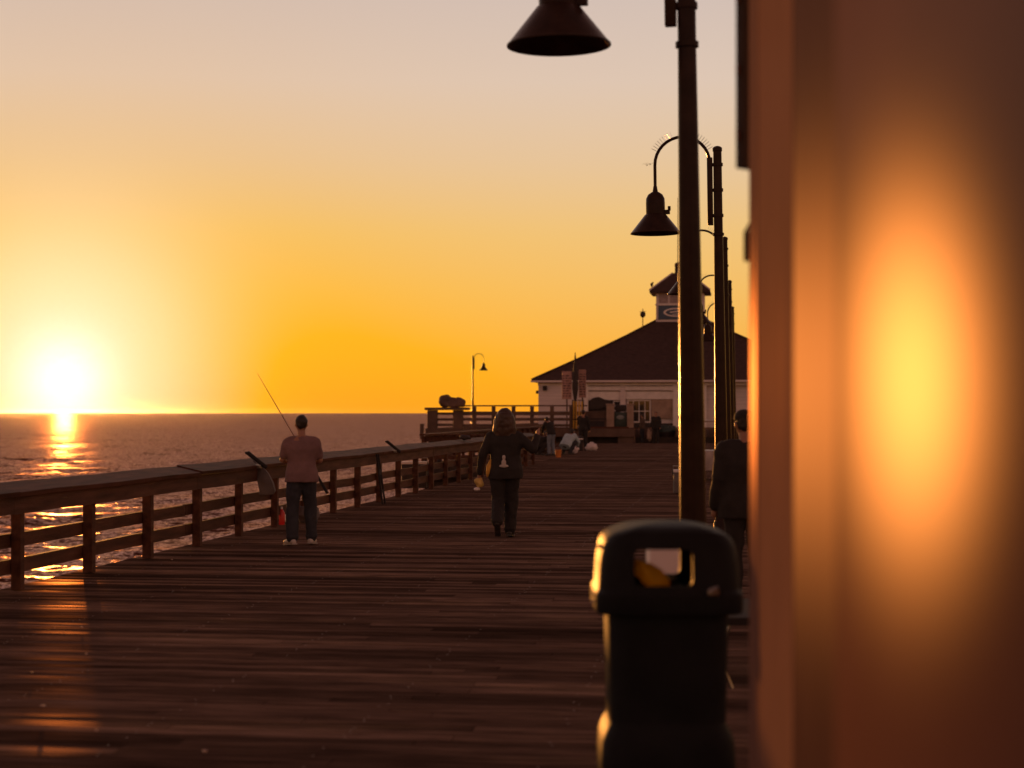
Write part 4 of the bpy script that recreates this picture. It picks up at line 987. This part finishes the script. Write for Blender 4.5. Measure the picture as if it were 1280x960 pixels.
def oval(rx, rz, y0, y1): return [[(cx_ - .25 + rx * math.cos(2 * math.pi * k / 28), y, cz1 - 1.19 + rz * math.sin(2 * math.pi * k / 28)) for k in range(28)] for y in (y0, y1)]
mb = MB(); mb.rings(oval(.75, .27, fy - .07, fy - .051)); mb.build('oval', M_white, sgn)
mb = MB(); mb.rings(oval(.60, .19, fy - .08, fy - .071)); mb.build('oval_centre', M_blue, sgn)
mb = MB(); mb.bar((cx_ - .6, fy - .085, cz1 - 1.19), (cx_ + .1, fy - .085, cz1 - 1.10), .008, .07); mb.bar((cx_ - .45, fy - .085, cz1 - 1.32), (cx_ + .05, fy - .085, cz1 - 1.27), .008, .04); mb.build('emblem_mark', M_white, sgn)
co_ = .38; mb = MB()
ce = [(cx_ - cw - co_, cy_ - cw - co_, cz1 + .003), (cx_ + cw + co_, cy_ - cw - co_, cz1 + .003), (cx_ + cw + co_, cy_ + cw + co_, cz1 + .003), (cx_ - cw - co_, cy_ + cw + co_, cz1 + .003)]
ct = [(cx_ + a_ * .5, cy_ + b_ * .5, czt - .1) for a_, b_ in ((-1, -1), (1, -1), (1, 1), (-1, 1))]
mb.rings([ce, [(x, y, z + .14) for x, y, z in ce], ct]); cr2 = mb.build('cupola_roof', M_roof, cupo)
for k in (0, 1):
    mb = MB(); mb.tube([Vector(ce[k]) + Vector((0, 0, .16)), ct[k]], .05, 6); mb.build('ridge_cap', M_wallw, cupo)
mb = MB(); mb.box((cx_ - .35, cy_ - .35, czt - .3), (cx_ + .35, cy_ + .35, czt + .35)); mb.lathe([(.4, czt + .36), (.36, czt + .55), (.0, czt + .65)], (cx_, cy_, 0), 16); mb.build('finial', M_roof, cupo)
mb = MB(); ax_ = RX(848.3, RY + 8); mb.tube([(ax_, cy_ - .4, czt), (ax_, cy_ - .4, A(848, 250, RY + 8).z - PZ)], [.03, .015], 6); mb.build('antenna', M_dark, rst)
mb = MB(); mb.tube([(cx_ - cw - .25, cy_ - cw - .2, cz1 + .1), (cx_ - cw - .25, cy_ - cw - .2, cz1 + .55)], .02, 6); mb.ell((cx_ - cw - .25, cy_ - cw - .2, cz1 + .5), (.09, .14, .12)); mb.ell((cx_ - cw - .18, cy_ - cw - .2, cz1 + .62), (.05, .05, .05)); mb.build('vent_cowl', M_dark, rst)
# vane on left slope
vx = RX(803.5, RY + 5.5); z0_ = A(803, 407, RY + 5.5).z - PZ; z1_ = A(803, 392, RY + 5.5).z - PZ
mb = MB(); mb.tube([(vx, 5.5, z0_ - .3), (vx, 5.5, z1_ + .3)], .025, 6); mb.ell((vx, 5.5, z1_ - .05), (.17, .17, .2)); mb.tube([(vx - .2, 5.5, z1_ + .12), (vx + .2, 5.5, z1_ + .12)], .015, 6); mb.build('roof_ventilator', M_dark, rst, 50)
mb = MB(); mb.bbox((RX(679), -.25, eave - .6), (RX(684), -.045, eave - .33), .02); mb.build('floodlight', M_dark, rst)
for k, (px, py) in enumerate(((671, 488), (670.5, 490))):
    pass
mb = MB(); mb.bbox((RX(669.5), .1, RZ(492)), (RX(672.5), .3, RZ(488)), .02); mb.build('wall_lamp', M_dark, rst)

# front of restaurant: posts, bins and cabinets on the platform
for px, pz, wd, h, lb in ((763, 0, .95, 1.28, 'weathered wooden pillar before the dark shop opening, left of the dark cabinet'), (788, 0, .8, 1.28, 'weathered wooden pillar right of the dark cabinet before the restaurant')):
    mb = MB(); x = xat(px, PFY + 2); mb.bbox((-.22 * wd, -.2, .012), (.22 * wd, .2, h), .03); o = mb.build('pillar', M_tan, None, 0, Vector((x, PFY + 2, PZ))); tag(o, lb, 'pillar')
    mb = MB(); mb.bbox((-.26 * wd, -.24, h + .003), (.26 * wd, .24, h + .08), .02); mb.build('capital', M_tan, o)
t = empty('ice_cabinet', (xat(776, PFY + 2.4), PFY + 2.4, PZ), 0, 'dark green rounded cabinet between the two wooden pillars', 'cabinet')
mb = MB(); mb.bbox((-.36, -.3, .012), (.36, .3, .9), .08); mb.build('cabinet_body', M_green, t, 35)
mb = MB(); mb.bbox((-.3, -.26, .92), (.3, .26, 1.3), .1); mb.build('lid', M_dark, t, 35)
mb = MB(); mb.ell((0, -.3, .6), (.22, .03, .12)); mb.build('badge', mat('grey_badge', (.25, .27, .27), .5), t, 60)
t = empty('parapet_bench', (xat(748, PFY + 2), PFY + 2, PZ), 0, 'long dark bench under the scalloped canopy of the restaurant', 'bench')
mb = MB(); mb.bbox((-.85, -.2, .40), (.5, .25, .46), .01); mb.build('seat', M_farwood, t)
mb = MB(); mb.bbox((-.85, .24, .55), (.5, .29, .95), .01); mb.build('backrest', M_farwood, t)
for x in (-.75, .4):
    mb = MB(); mb.bbox((x - .05, -.15, .012), (x + .05, .2, .398), .01); mb.build('leg', M_farwood, t)
# railing at right of the amber screen
t = empty('stair_rail', (xat(760, PFY + .15), PFY + .15, PZ), 0, 'low brown rail on the platform edge in front of the shop opening', 'railing')
mb = MB(); mb.box((xat(736) - xat(760), -.05, .012), (xat(786) - xat(760), .05, .10)); mb.build('kerb_board', M_cap, t)
crumple('shopping_bag', G(811.5, 96.5, .42), (.12, .12, .30), M_tan, label='tan bag hanging between the two distant people before the restaurant', cat='bag')
t = empty('round_planter', G(833, 98), 0, 'dark planter tub right of the distant person in the black coat', 'planter')
mb = MB(); mb.lathe([(.35, .012), (.5, .6), (.52, .6), (.52, .55), (.4, .5), (0, .5)], n=20, cap=False); mb.build('tub', M_dark, t, 35)
me = MB().ell((0, 0, .68), (.45, .45, .3), 24, 14).mesh('foliage', M_green, 60)
for v in me.vertices: v.co += (v.co - Vector((0, 0, .68))) * .5 * mnoise.noise(v.co * 7)
link('foliage', me, t)

# buildings and cart between the lamp posts at the right
t = empty('service_cart', G(887, 44), TH, 'small pale service cart glimpsed between the two nearest lamp posts', 'cart')
mb = MB(); mb.bbox((-.35, -.5, .25), (.35, .9, .75), .06); mb.build('cart_body', mat('cart_paint', (.4, .33, .31), .4), t, 35)
mb = MB(); mb.bbox((-.36, -.5, 1.45), (.36, .9, 1.5), .02); mb.build('canopy', mat('cart_paint2', (.4, .33, .31), .4), t, 35)
for x in (-.33, .33):
    for y in (-.45, .85):
        mb = MB(); mb.tube([(x, y, .74), (x, y, 1.452)], .018, 8); mb.build('canopy_strut', M_dark, t)
        mb = MB(); mb.tube([(x - .05, y * .75, .17), (x + .05, y * .75, .17)], .155, 18); mb.build('wheel', M_black, t, 40)

# two far gulls
for px, py, lb in ((808.5, 206.5, 'left one of two tiny gulls flying left of the tall lamp post'), (812.5, 205.5, 'right one of two tiny gulls flying left of the tall lamp post')):
    c = P(px, py, 150); mb = MB(); mb.tube([(0, -.22, 0), (0, 0, .02), (0, .22, 0)], [.01, .06, .02], 8)
    for s_ in (-1, 1): mb.add([(0, -.06, .02), (s_ * .25, -.02, .12), (s_ * .5, .06, .02), (s_ * .25, .10, .12), (0, .08, .02), (0, 0, .035)], [(0, 1, 3, 4), (1, 2, 3)])
    o = mb.build('gull', M_charc, None, 0, c); tag(o, lb, 'bird', 'gulls in the sky')

# ------------------------------------------------------------------ thin sea haze box, added to spread the sun's glow over the horizon
mb = MB(); mb.box((-13000, -13000, -10.5), (13000, 13000, 16.0))
hm = bpy.data.materials.new('glow_haze'); hm.use_nodes = True; ht = hm.node_tree
for n in list(ht.nodes): ht.nodes.remove(n)
pv = ht.nodes.new('ShaderNodeVolumePrincipled'); oo = ht.nodes.new('ShaderNodeOutputMaterial'); ht.links.new(pv.outputs[0], oo.inputs['Volume'])
pv.inputs['Color'].default_value = (.95, .9, .85, 1); pv.inputs['Density'].default_value = 2.2e-6; pv.inputs['Anisotropy'].default_value = .95
tag(mb.build('glow_haze', hm), kind='stuff')
